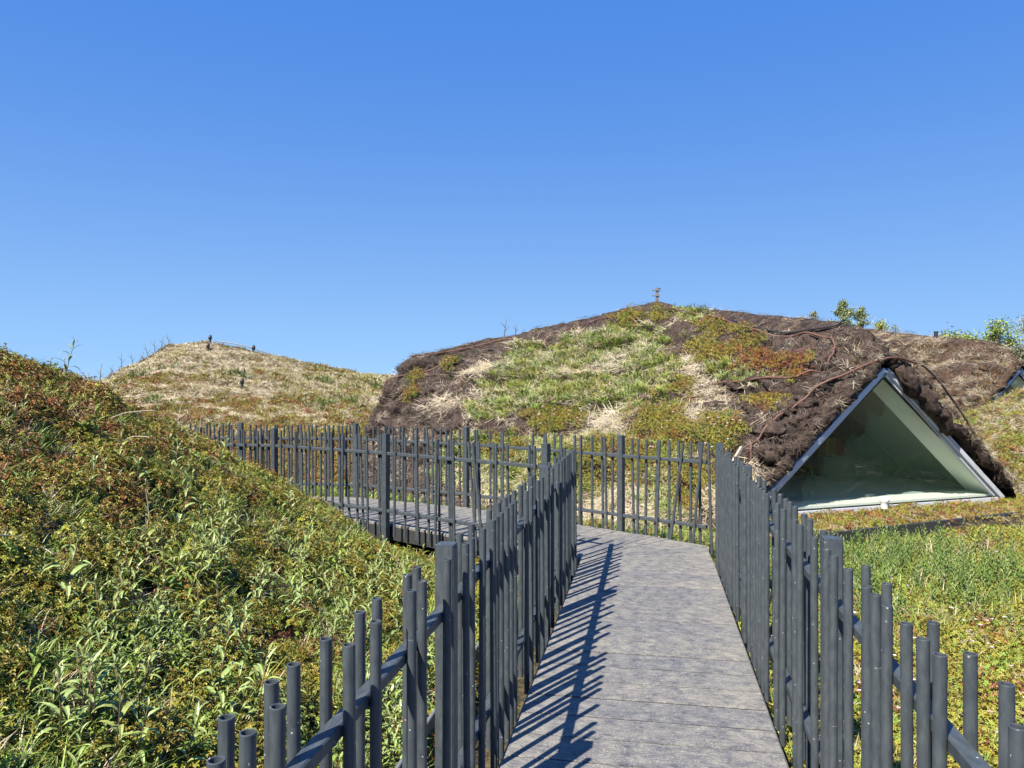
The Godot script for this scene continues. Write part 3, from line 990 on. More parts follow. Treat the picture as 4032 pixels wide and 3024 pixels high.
func scatter_left() -> void:
	bag("g1", geranium(11), M.leaf)
	bag("g2", geranium(12, 14, 0.015, 0.08, 0.10), M.leaf)
	bag("gr", blades(21, 16, 0.10, 0.24, 0.0035, 0.04, 0.5), M.leaf)
	bag("st", blades(22, 14, 0.12, 0.3, 0.0026, 0.08, 0.4, 1.0), M.dry)
	bag("fr", frond(23, 7, 0.17), M.leaf)
	bag("lance", lance_clump(31), M.leaf)
	bag("lance2", lance_clump(32), M.leaf)
	bag("fl", blossom(5), M.leaf)
	rng.seed = 101
	var tries := 0
	while tries < 72000:
		tries += 1
		var d := rng.randf_range(1.2, 12.5)
		if rng.randf() > 0.35 + 0.65 * d / 9.0:
			continue
		var x := rng.randf_range(-0.82 * d - 0.3, 0.6)
		var p2 := Vector2(x, d)
		if on_path(p2):
			continue
		var fq := front_q(p2)
		if d > 7.3 and fq < 0.05:
			continue
		var la := (p2 - L0).dot(R)
		if d <= 7.3 and la > -0.5:
			continue
		var p := gnd(x, d)
		if not in_view(p):
			continue
		var n := gnd_n(x, d)
		var lo := n_lo.get_noise_2d(x, d)
		var mid := n_mid.get_noise_2d(x * 1.3 + 40, d * 1.3)
		var up := smoothstep(0.1, 1.7, p.y)                 # higher up the bank it turns rusty
		var rust := clampf(up * 1.05 + mid * 0.8 + lo * 0.3 - 0.16, 0.0, 1.0)
		var low := 1.0 - smoothstep(3.0, 4.6, d + p.y * 0.6)
		var bare := n_mid.get_noise_2d(x * 1.9 - 70, d * 1.9)
		if bare < -0.30 and d < 6.5 and rng.randf() < 0.85:
			continue
		var k := rng.randf()
		var za := n_mid.get_noise_2d(x * 0.9 + 130, d * 0.9)
		var zb := n_mid.get_noise_2d(x * 1.2 - 210, d * 1.2)
		var zc := n_mid.get_noise_2d(x * 1.5 + 310, d * 1.5)
		k = clampf(k + (0.12 if za < -0.1 else (-0.10 if za > 0.2 else 0.0)), 0.0, 1.0)
		var lush := (0.25 + 1.5 * smoothstep(-0.05, 0.3, zb)) * smoothstep(-2.9, -1.2, x) * (1.0 - smoothstep(6.4, 7.8, d)) * smoothstep(2.6, 3.6, d)
		if k < 0.16 + 0.12 * low + 0.10 * (1.0 - up):
			var g := pick([[GREEN, 1.0], [BRIGHT, 0.9], [YELLOW, 0.3], [STRAW * 0.8, 0.35]])
			drop("gr", Transform3D(up_basis(n, 0.3, rng.randf_range(0.5, 1.05)), p), g)
		elif k < 0.25 + 0.10 * (1.0 - up):
			drop("st", Transform3D(up_basis(n, 0.9, rng.randf_range(0.5, 1.0)), p), pick([[STRAW, 1.0], [PALE, 0.5], [Color(0.2, 0.13, 0.08), 0.6]]))
		elif k < 0.27 + 0.20 * low:
			if low > 0.3:
				drop("fr", Transform3D(up_basis(n, 0.6, rng.randf_range(0.5, 1.1)), p + Vector3(0, 0.02, 0)), pick([[BRIGHT, 1.0], [YELLOW, 0.6], [GREEN, 0.5]]))
		elif k < 0.27 + 0.20 * low + 0.17 * lush + 0.006 * (1.0 - up) and mid > -0.25:
			drop("lance" if rng.randf() < 0.5 else "lance2", Transform3D(up_basis(n, 0.25, rng.randf_range(0.55, 0.95)), p), pick([[LANCE, 1.0], [BRIGHT, 0.5]]))
		else:
			var col := pick([[OLIVE, 0.9], [YELLOW, (1.1 + 4.0 * maxf(zc, 0.0)) * (1.0 - rust * 0.5)], [BRIGHT, 0.5 * low + (0.35 + 2.0 * maxf(-zc, 0.0)) * (1.0 - rust)], [GREEN, 0.3 * (1 - rust)], [RUST, rust * 1.1], [ORANGE, rust * 0.9], [DARKRED, maxf(0.0, rust - 0.35) * 0.5]])
			drop("g1" if rng.randf() < 0.55 + zb else "g2", Transform3D(up_basis(n, 0.5, rng.randf_range(0.65, 1.35) * (1.0 + 0.4 * zc)), p + Vector3(0, rng.randf_range(-0.02, 0.03) + 0.06 * maxf(zc, 0.0), 0)), col)
	spill("g1", "geranium_foliage", "low lobed foliage, olive green turning rusty red up the near bank", "foliage")
	spill("g2", "geranium_foliage", "taller fine foliage mixed through the olive and rust bank beside the boardwalk", "foliage")
	spill("gr", "grass", "green grass blades growing through the near bank", "grass")
	spill("st", "dry_grass", "pale dead grass lying among the plants of the near bank", "dry grass")
	spill("fr", "silverweed_foliage", "bright green feathered leaves at the foot of the near bank", "foliage")
	spill("lance", "willowherb_foliage", "dense narrow-leaved shoots on the bank beside the railing", "foliage")
	spill("lance2", "willowherb_foliage", "scattered taller narrow-leaved shoots on the near bank", "foliage")

func lance_clump(seed_: int) -> ArrayMesh:
	var v := PackedVector3Array()
	var c := PackedColorArray()
	var leaves := []
	for i in 3:
		leaves.append(lance_leaf(seed_ * 10 + i, 0.095, 0.0082, 0.5 + i * 0.45).surface_get_arrays(0))
	rng.seed = seed_
	var hgh := 0.26
	for i in 13:
		var t := i / 12.0
		var b := Basis(Vector3.UP, i * 2.4 + rng.randf_range(-0.3, 0.3)) * Basis(Vector3.BACK, rng.randf_range(-0.2, 0.35) + t * 0.5)
		var s := lerpf(1.1, 0.55, t * t) * rng.randf_range(0.8, 1.15)
		var k := rng.randf_range(0.75, 1.2)
		var arr = leaves[i % 3]
		for j in arr[Mesh.ARRAY_VERTEX].size():
			v.append(b * (arr[Mesh.ARRAY_VERTEX][j] * s) + Vector3(0, 0.05 + t * hgh, 0))
			c.append(arr[Mesh.ARRAY_COLOR][j] * k)
	for i in 3:
		var a := Vector3(cos(i * 2.1), 0, sin(i * 2.1)) * 0.002
		var a2 := Vector3(cos(i * 2.1 + 2.1), 0, sin(i * 2.1 + 2.1)) * 0.002
		tri(v, c, a, Vector3(0, hgh + 0.05, 0), a2, Color(0.8, 0.35, 0.4))
	return flat_mesh(v, c)

# single shoots that stand out on the bank: a stem and its leaves
func build_shoots() -> void:
	var leaf_meshes := []
	for i in 4:
		leaf_meshes.append(lance_leaf(60 + i, 0.105, 0.0092, 0.5 + 0.4 * i))
	var mats := []
	for q in [LANCE, LANCE * 1.2, LANCE * Color(1.0, 0.9, 0.7), BRIGHT]:
		var m := mat((q as Color).linear_to_srgb(), 0.45)
		m.backlight = Color(0.5, 0.5, 0.3)
		m.vertex_color_use_as_albedo = true
		mats.append(m)
	var stem_m := mat(lin(0.13, 0.07, 0.05), 0.6)
	var label := "leafy willowherb shoot with pale narrow leaves on the lush bank beside the railing"
	var group := "willowherb shoots on the near bank"
	var protos := []
	for k in 6:
		rng.seed = 700 + k
		var t := Node3D.new()
		t.name = "willowherb"
		var hgh := rng.randf_range(0.24, 0.42)
		var lean := Vector3(rng.randf_range(-0.06, 0.06), 0, rng.randf_range(-0.06, 0.06))
		obj("stem", tube([Vector3(0, -0.03, 0), Vector3(0, hgh * 0.5, 0) + lean * 0.35, Vector3(0, hgh, 0) + lean], [0.003, 0.0025, 0.0015], 5), stem_m, t)
		var nl := 11
		for i in nl:
			var f := i / float(nl - 1)
			var y := lerpf(0.25, 1.0, f)
			var l := obj("leaf", leaf_meshes[rng.randi() % 4], mats[k % 4], t)
			var s := lerpf(1.25, 0.6, f * f) * rng.randf_range(0.85, 1.15)
			l.transform = Transform3D(Basis(Vector3.UP, i * 2.4 + rng.randf_range(-0.3, 0.3)) * Basis(Vector3.BACK, rng.randf_range(-0.25, 0.2) + f * 0.6) * Basis.from_scale(Vector3.ONE * s), Vector3(0, hgh * y, 0) + lean * y * y)
		protos.append(t)
	rng.seed = 4321
	var n := 0
	var tries := 0
	while n < 150 and tries < 9000:
		tries += 1
		var d := rng.randf_range(2.6, 7.2)
		var x := rng.randf_range(-0.6 * d, 0.1)
		var p2 := Vector2(x, d)
		var la := (p2 - L0).dot(R)
		if la > -0.62 or (front_q(p2) < 0.3 and d > 6.5):
			continue
		var lush := smoothstep(-3.3, -1.6, x) + 0.12
		if rng.randf() > lush or n_mid.get_noise_2d(x * 1.1 + 11, d * 1.1) < -0.12:
			continue
		var p := gnd(x, d)
		if p.y < 1.62 - 0.52 * d:
			continue
		var o: Node3D = protos[rng.randi() % 6].duplicate()
		put(o, "willowherb")
		o.transform = Transform3D(up_basis(gnd_n(x, d), 0.25, rng.randf_range(0.75, 1.15)), p)
		tag(o, label, "plant", group)
		n += 1
	for t in protos:
		t.free()
	# rosettes of broad leaves
	var broad := lance_leaf(91, 0.17, 0.026, 1.2)
	var bm := mat(lin(0.10, 0.19, 0.045), 0.45)
	bm.vertex_color_use_as_albedo = true
	bm.backlight = Color(0.5, 0.5, 0.3)
	var spots := [[-3.3, 5.9, 1.3, "broad-leaved dock rosette among rusty foliage high on the near bank"], [-2.05, 4.6, 1.0, "broad-leaved dock rosette below dry stalks halfway up the near bank"], [-1.75, 3.2, 0.9, "broad-leaved dock rosette near feathered leaves low on the near bank"], [2.72, 3.9, 1.0, "broad-leaved dock plant beside the sunny railing and pink flowers"]]
	for q in spots:
		var t := thing("dock_plant", q[3], "plant", gnd(q[0], q[1]), "dock plants on the banks")
		for i in 9:
			var l := obj("leaf", broad, bm, t)
			l.transform = Transform3D(Basis(Vector3.UP, i * 2.4) * Basis(Vector3.BACK, 0.15 + 0.09 * i) * Basis.from_scale(Vector3.ONE * q[2] * (0.8 + 0.05 * i)), Vector3(0, 0.02, 0))
	# dead stalks
	rng.seed = 77
	var stalks := [[-2.6, 4.2, 0.5, 1.2, "long pale dry stalk lying low among narrow-leaved shoots on the bank"], [-2.45, 5.2, 0.35, 0.2, "upright dry stalk halfway up the bank below the rusty foliage"],
		[-3.4, 6.4, 0.4, 1.3, "lower of two crossed dry stalks lying on the rusty part of the bank"], [-3.2, 6.3, 0.35, 1.35, "upper of two crossed dry stalks lying on the rusty part of the bank"],
		[-1.15, 4.3, 0.4, 1.1, "dry stalk lying in the dense shoots nearest the railing post"], [-0.95, 2.9, 0.55, 1.3, "longest dry stalk, arching over feathered leaves beside the railing"],
		[-4.65, 8.0, 0.35, 0.15, "thin stalk standing against the sky on the bank's crest, tallest there"], [-4.75, 8.5, 0.3, -0.2, "stalk leaning against the sky on the bank's crest below the tallest one"],
		[-4.6, 8.3, 0.4, 0.3, "slanting stalk against the sky on the bank's crest before the far mound"], [-4.2, 7.8, 0.35, 0.1, "upright stalk just inside the crest of the bank, before the far mound"],
		[-1.9, 6.2, 0.3, 0.9, "short slanting dry stalk on the olive part of the bank"], [-2.9, 7.2, 0.35, 0.5, "slanting dry stalk on the bank where the railing disappears"],
		[-3.55, 8.7, 0.45, 0.1, "tall upright stalk before the foot of the far mound"], [-3.75, 8.6, 0.35, 0.25, "dark slanting stalk beside the tall upright one before the far mound"]]
	for q in stalks:
		var p := gnd(q[0], q[1]) + Vector3(0, 0.05, 0)
		var yaw := rng.randf() * TAU
		var dir := Vector3(cos(yaw) * sin(q[3]), cos(q[3]), sin(yaw) * sin(q[3]))
		var pts := [p, p + dir * q[2] * 0.4 + Vector3(0, 0.02, 0), p + dir * q[2] * 0.75, p + dir * q[2] + Vector3(0.02, -0.02, 0.02)]
		tag(obj("dead_stalk", tube(smooth_path(pts, 3), 0.0035, 5), M.twig), q[4], "stalk", "dead stalks on the near bank")

func scatter_right() -> void:
	bag("g1", geranium(13, 12, 0.017, 0.08, 0.08), M.leaf)
	bag("g2", geranium(14, 12, 0.012, 0.06, 0.05), M.leaf)
	bag("gr", blades(25, 15, 0.10, 0.26, 0.0035, 0.045, 0.55), M.leaf)
	bag("st", blades(26, 14, 0.08, 0.22, 0.0026, 0.08, 0.4, 1.0), M.dry)
	bag("lance", lance_clump(33), M.leaf)
	bag("fl", blossom(5), M.leaf)
	rng.seed = 202
	var tries := 0
	while tries < 70000:
		tries += 1
		var d := rng.randf_range(1.0, 18.0)
		if rng.randf() > 0.5 + d / 16.0:
			continue
		var x := rng.randf_range(-3.0 if d > 8 else 0.7, 0.82 * d + 0.3)
		var p2 := Vector2(x, d)
		if on_path(p2):
			continue
		if d < 8.0 and (p2 - L0).dot(R) < W + 0.13:
			continue
		if d > 7.0 and back_q(p2) > -0.03 and x < 2.2:
			continue
		var g := gable(p2)
		if g.y > -0.05 and absf(g.x) < 2.65 + maxf(0, g.y) * 0.1:
			continue
		if g.y > -0.13 and g.x < 2.5 and d > 12.5:
			continue
		if absf(g.y + 1.2) < 0.04 and absf(g.x) < 2.2:
			continue
		var p := gnd(x, d)
		if not in_view(p) or p.y < -0.45:
			continue
		var n := gnd_n(x, d)
		var lo := n_lo.get_noise_2d(x + 31, d)
		var mid := n_mid.get_noise_2d(x * 1.2 - 30, d * 1.2)
		var k := rng.randf()
		if d > 9.2 and x < 3.0:                # green verge under the house
			if k < 0.4:
				drop("gr", Transform3D(up_basis(n, 0.3, rng.randf_range(0.5, 1.0)), p), pick([[GREEN, 1.0], [BRIGHT, 1.2], [STRAW, 0.6]]))
			elif k < 0.55:
				drop("st", Transform3D(up_basis(n, 0.9, rng.randf_range(0.6, 1.2)), p), pick([[STRAW, 1.0], [PALE, 0.8]]))
			else:
				drop("g1", Transform3D(up_basis(n, 0.5, rng.randf_range(0.8, 1.5)), p), pick([[OLIVE, 1.0], [GREEN, 0.8], [BRIGHT, 0.8], [RUST, 0.5], [YELLOW, 0.6]]))
			continue
		if g.y > -1.2 and g.y < 0.0 and absf(g.x) < 2.6:      # planted bed
			if k < 0.12:
				drop("gr", Transform3D(up_basis(n, 0.3, rng.randf_range(0.35, 0.7)), p), pick([[BRIGHT, 1.0], [YELLOW, 1.0]]))
			elif k < 0.3:
				drop("st", Transform3D(up_basis(n, 0.9, rng.randf_range(0.4, 0.8)), p), STRAW)
			elif k < 0.95:
				var pink := clampf(mid * 1.6 + 0.25, 0, 1)
				drop("g2", Transform3D(up_basis(n, 0.5, rng.randf_range(0.7, 1.5)), p), pick([[YELLOW, 1.2], [OLIVE, 0.8], [Color(0.34, 0.10, 0.06), pink * 1.6], [ORANGE, 0.7], [Color(0.3, 0.22, 0.12), 0.5]]))
			continue
		if d < 9.6 and g.y < -1.2 and rng.randf() < smoothstep(5.9, 7.7, d + 0.8 * mid) * (1.0 - smoothstep(4.4, 6.2, x)) * 0.9:       # grassy strip before the edging
			if k < 0.34:
				drop("gr", Transform3D(up_basis(n, 0.25, rng.randf_range(0.5, 1.1)), p), pick([[GREEN, 0.6], [BRIGHT, 1.3], [YELLOW, 0.6], [STRAW, 0.3]]))
			elif k < 0.6:
				drop("lance", Transform3D(up_basis(n, 0.25, rng.randf_range(0.5, 0.9)), p), pick([[GREEN * 1.2, 1.0], [LANCE, 0.5]]))
			elif k < 0.72:
				drop("st", Transform3D(up_basis(n, 0.9, rng.randf_range(0.5, 1.0)), p), STRAW)
			else:
				drop("g1", Transform3D(up_basis(n, 0.5, rng.randf_range(0.7, 1.2)), p), pick([[YELLOW, 1.0], [BRIGHT, 0.8], [OLIVE, 0.6]]))
			continue
		var dryer := smoothstep(0.05, 0.4, lo + 0.35 * mid + 0.10 * (d - 6.5) * smoothstep(4.0, 6.0, x - 0.2 * d))
		var near := 1.0 - smoothstep(0.15, 0.7, (p2 - L0).dot(R) - W - 0.1)
		if k < 0.10 + 0.10 * near + 0.05 * dryer:
			drop("gr", Transform3D(up_basis(n, 0.3, rng.randf_range(0.45, 0.95)), p), pick([[BRIGHT, 1.0], [YELLOW, 0.8], [STRAW, 0.5]]))
		elif k < 0.18 + 0.14 * near + 0.45 * dryer:
			drop("st", Transform3D(up_basis(n, 0.9, rng.randf_range(0.5, 1.0)), p), pick([[STRAW, 1.0], [PALE, 0.6], [Color(0.3, 0.2, 0.12), 0.4]]))
		else:
			var rust := clampf(mid * 1.1 + 0.2 + 0.3 * dryer, 0, 1)
			drop("g1" if rng.randf() < 0.8 else "g2", Transform3D(up_basis(n, 0.5, rng.randf_range(0.7, 1.35)), p + Vector3(0, rng.randf_range(-0.02, 0.03), 0)), pick([[YELLOW, 1.3], [OLIVE, 1.0], [BRIGHT, 0.5], [ORANGE, rust * 0.9], [RUST, rust * 0.6], [DARKRED, rust * 0.3]]))
			if rng.randf() < 0.02 and d < 9.5 and d > 3.0:
				drop("fl", Transform3D(up_basis(n, 0.4, rng.randf_range(0.9, 1.4)), p + Vector3(rng.randf_range(-0.04, 0.04), rng.randf_range(0.09, 0.13), 0)), pick([[Color(0.75, 0.5, 0.68), 1.0], [Color(0.8, 0.65, 0.75), 0.6]]))
	spill("g1", "geranium_foliage", "yellow-green lobed foliage on the sunny bank beyond the dense railing", "foliage")
	spill("g2", "stonecrop_foliage", "low yellow and pink foliage in the bed below the big window", "foliage")
	spill("gr", "grass", "grass tufts on the sunny bank beyond the dense railing", "grass")
	spill("st", "dry_grass", "pale dead grass on the sunny bank beyond the dense railing", "dry grass")
	spill("lance", "willowherb_foliage", "narrow-leaved green shoots before the bed's metal edging", "foliage")
	spill("fl", "wildflowers", "tiny pink blossoms sprinkled over the sunny bank", "flowers")

func loft_place(c: Array, off: Vector3) -> Array:
	while true:
		var u: float = rng.randf() * (c[0].size() - 1)
		var v := rng.randf()
		var e := 0.05
		var ar := (loft(c, u + e, v) - loft(c, u - e, v)).cross(loft(c, u, v + e) - loft(c, u, v - e)).length() / (4 * e * e)
		if rng.randf() < ar / (9.5 if c != mound else 15.0):
			return [u, v, loft_pt(c, u, v, off), loft_n(c, u, v)]
	return []

func scatter_roof() -> void:
	bag("g1", geranium(15, 12, 0.022, 0.10, 0.10, 3), M.leaf)
	bag("gr", blades(27, 14, 0.10, 0.24, 0.005, 0.05, 0.6), M.leaf)
	bag("st", blades(28, 18, 0.10, 0.26, 0.003, 0.12, 0.4, 1.0), M.dry)
	bag("fl", blossom(5), M.leaf)
	# growth by where it stands on the slope: [kind, u, v, ru, rv]
	var spots := [
		[0, 4.7, 0.90, 0.20, 0.08], [0, 2.62, 0.80, 0.10, 0.08], [0, 2.25, 0.74, 0.09, 0.06], [0, 5.41, 0.71, 0.2, 0.08], [0, 5.62, 0.81, 0.12, 0.07], [4, 5.84, 0.70, 0.30, 0.075], [0, 3.94, 0.37, 0.32, 0.06], [0, 5.11, 0.32, 0.42, 0.09], [0, 5.65, 0.34, 0.2, 0.08], [0, 5.27, 0.5, 0.12, 0.06], [0, 5.42, 0.84, 0.1, 0.07], [0, 5.03, 0.90, 0.12, 0.06], [0, 2.3, 0.60, 0.07, 0.05], [0, 5.95, 0.52, 0.18, 0.05], [4, 6.05, 0.15, 0.2, 0.06], [0, 4.6, 0.2, 0.5, 0.08], [0, 3.4, 0.25, 0.3, 0.06], [0, 5.5, 0.14, 0.35, 0.08],
		[1, 4.6, 0.73, 0.46, 0.11], [1, 4.17, 0.71, 0.47, 0.13], [1, 4.91, 0.56, 0.38, 0.09], [1, 3.64, 0.59, 0.5, 0.14], [1, 3.3, 0.47, 0.32, 0.08], [1, 4.72, 0.46, 0.5, 0.09], [1, 5.25, 0.92, 0.14, 0.06], [1, 4.07, 0.49, 0.55, 0.09], [1, 3.48, 0.8, 0.2, 0.08], [1, 4.0, 0.18, 1.0, 0.12], [1, 3.1, 0.2, 0.4, 0.10], [1, 5.2, 0.12, 0.5, 0.1], [1, 5.6, 0.62, 0.2, 0.05],
		[2, 4.06, 0.58, 0.41, 0.07], [2, 4.56, 0.6, 0.46, 0.05], [2, 3.46, 0.51, 0.47, 0.06], [2, 4.66, 0.66, 0.31, 0.05], [2, 5.35, 0.5, 0.25, 0.05], [2, 4.49, 0.32, 0.4, 0.06], [2, 3.78, 0.67, 0.48, 0.06], [2, 5.3, 0.6, 0.25, 0.05], [2, 3.0, 0.68, 0.2, 0.03], [2, 2.7, 0.5, 0.25, 0.03], [2, 6.0, 0.12, 0.35, 0.08], [2, 6.3, 0.2, 0.3, 0.06], [2, 4.5, 0.1, 1.2, 0.1], [2, 5.5, 0.4, 0.3, 0.05]]
	rng.seed = 303
	for i in 32000:
		var q := loft_place(roof_front, Vector3.ZERO)
		var u: float = q[0]
		var v: float = q[1]
		var wt := [0.0, 0.0, 0.0, 0.0, 0.0]
		for s in spots:
			var e := Vector2((u - s[1]) / s[3], (v - s[2]) / s[4]).length() + 0.5 * n_hi.get_noise_2d(u * 2.0 + s[0] * 9.0, v * 7.0)
			wt[s[0]] = maxf(wt[s[0]], 1.0 - smoothstep(0.5, 1.35, e))
		var p: Vector3 = q[2]
		var n: Vector3 = q[3]
		var k := rng.randf()
		if maxf(wt[0], wt[4]) > rng.randf_range(0.25, 0.9):
			if k < 0.75:
				var red: float = wt[4]
				drop("g1", Transform3D(up_basis(n, 0.6, rng.randf_range(0.7, 1.3)), p + n * rng.randf_range(0.0, 0.05)), pick([[OLIVE, 1.2], [GREEN, 0.5 * (1 - red)], [YELLOW * 0.9, 0.7 * (1 - red)], [RUST, 0.35 + red], [DARKRED, 0.1 + red * 0.7]]))
				if rng.randf() < 0.035:
					drop("fl", Transform3D(up_basis(n, 0.4, 1.3), p + n * 0.14), Color(0.78, 0.55, 0.68))
		elif wt[1] > rng.randf_range(0.15, 0.8) and k < 0.74:
			if k < 0.5:
				drop("gr", Transform3D(up_basis(n, 0.45, rng.randf_range(0.55, 1.1)), p), pick([[GREEN, 0.6], [BRIGHT, 1.3], [YELLOW, 0.7], [STRAW, 0.4]]))
			else:
				drop("g1", Transform3D(up_basis(n, 0.6, rng.randf_range(0.5, 0.9)), p), pick([[GREEN, 1.0], [BRIGHT, 0.8], [YELLOW, 0.5]]))
		elif (wt[2] > rng.randf_range(0.3, 1.1) and k < 0.5) or (wt[1] > 0.15 and k > 0.74 and k < 0.80):
			drop("st", Transform3D(up_basis(n, 0.95, rng.randf_range(0.5, 1.1)), p + n * 0.02), pick([[STRAW, 1.0], [PALE, 1.0]]))
		elif k < 0.022:
			drop("st", Transform3D(up_basis(n, 0.9, rng.randf_range(0.4, 0.8)), p + n * 0.01), pick([[STRAW, 1.0], [PALE * 0.9, 0.6], [Color(0.18, 0.12, 0.08), 0.9]]))
		elif k < 0.03:
			drop("g1", Transform3D(up_basis(n, 0.6, rng.randf_range(0.4, 0.8)), p), pick([[OLIVE, 1.0], [RUST, 0.7], [GREEN, 0.5]]))
	# the farther house: mostly bare, some straw
	var off := Vector3(7.13, 0.14, 7.84)
	for i in 9000:
		var q := loft_place(roof_front, off)
		var p: Vector3 = q[2]
		var n: Vector3 = q[3]
		var m := n_mid.get_noise_3d(p.x, p.y * 2.0, p.z)
		if m < -0.12:
			continue
		var k := rng.randf()
		if k < 0.45:
			drop("st", Transform3D(up_basis(n, 0.95, rng.randf_range(0.5, 1.0)), p + n * 0.01), pick([[STRAW * 0.8, 1.0], [PALE * 0.7, 0.5]]))
		elif k < 0.7:
			drop("g1", Transform3D(up_basis(n, 0.6, rng.randf_range(0.5, 1.0)), p), pick([[OLIVE, 1.0], [ORANGE, 0.7], [RUST, 0.4]]))
	spill("g1", "geranium_foliage", "clumps of olive and red foliage on the turf roof", "foliage")
	spill("gr", "grass", "green grass patches across the middle of the turf roof", "grass")
	spill("st", "dry_grass", "bleached straw lying across the turf roof", "dry grass")
	spill("fl", "wildflowers", "tiny pink blossoms on the clumps of the turf roof", "flowers")
	# pale roots hanging at the window's lower corner and tufts on the gable
	bag("rt", blades(29, 12, 0.16, 0.42, 0.005, 0.05, 0.8), M.dry)
	for i in 46:
		var a := rng.randf_range(-2.95, -2.3)
		var base := Gw(a, -0.22, 0.15 + (a + 2.95) * 0.3 + rng.randf_range(-0.05, 0.25))
		drop("rt", Transform3D(Basis(Vector3.RIGHT, rng.randf_range(1.6, 3.0)).rotated(Vector3.UP, rng.randf_range(-0.6, 0.6)).scaled(Vector3.ONE * rng.randf_range(0.5, 1.0)), base), pick([[PALE, 1.0], [STRAW, 0.8]]))
	for i in 260:
		var sd := 1.0 if rng.randf() < 0.6 else -1.0
		var t := rng.randf()
		var base := Gw(lerpf(2.6, 0.1, t) * sd, -0.2, lerpf(-0.05, 2.1, t) + rng.randf_range(0.0, 0.12))
		drop("rt", Transform3D(Basis(Vector3(rng.randf_range(-1, 1), 0.2, rng.randf_range(-1, 1)).normalized(), rng.randf_range(0.8, 2.6)).scaled(Vector3.ONE * rng.randf_range(0.25, 0.55)), base), pick([[PALE * 0.8, 1.0], [STRAW * 0.7, 0.8], [Color(0.10, 0.07, 0.05), 7.0]]))
	bag("fb", blades(37, 9, 0.10, 0.26, 0.0045, 0.06, 0.9, 1.0), M.dry)
	for h in 2:
		var o2 := off if h == 1 else Vector3.ZERO
		for i in 5200:
			var q := loft_place(roof_front, o2)
			var u: float = q[0]
			if h == 0 and u > 2.9 and u < 5.3 and rng.randf() < 0.75:
				continue
			drop("fb", Transform3D(up_basis(q[3], 0.95, rng.randf_range(0.4, 1.0)), q[2] + q[3] * 0.012), pick([[Color(0.035, 0.024, 0.018), 1.6], [Color(0.09, 0.065, 0.05), 1.2], [Color(0.17, 0.135, 0.11), 0.8], [Color(0.36, 0.30, 0.23), 0.22]]))
	spill("fb", "coir_fibres", "loose brown fibres fraying from the matting of the turf roofs", "fibres")
	spill("rt", "dead_roots", "pale frayed roots and fibres hanging at the gable of the turf roof", "roots")

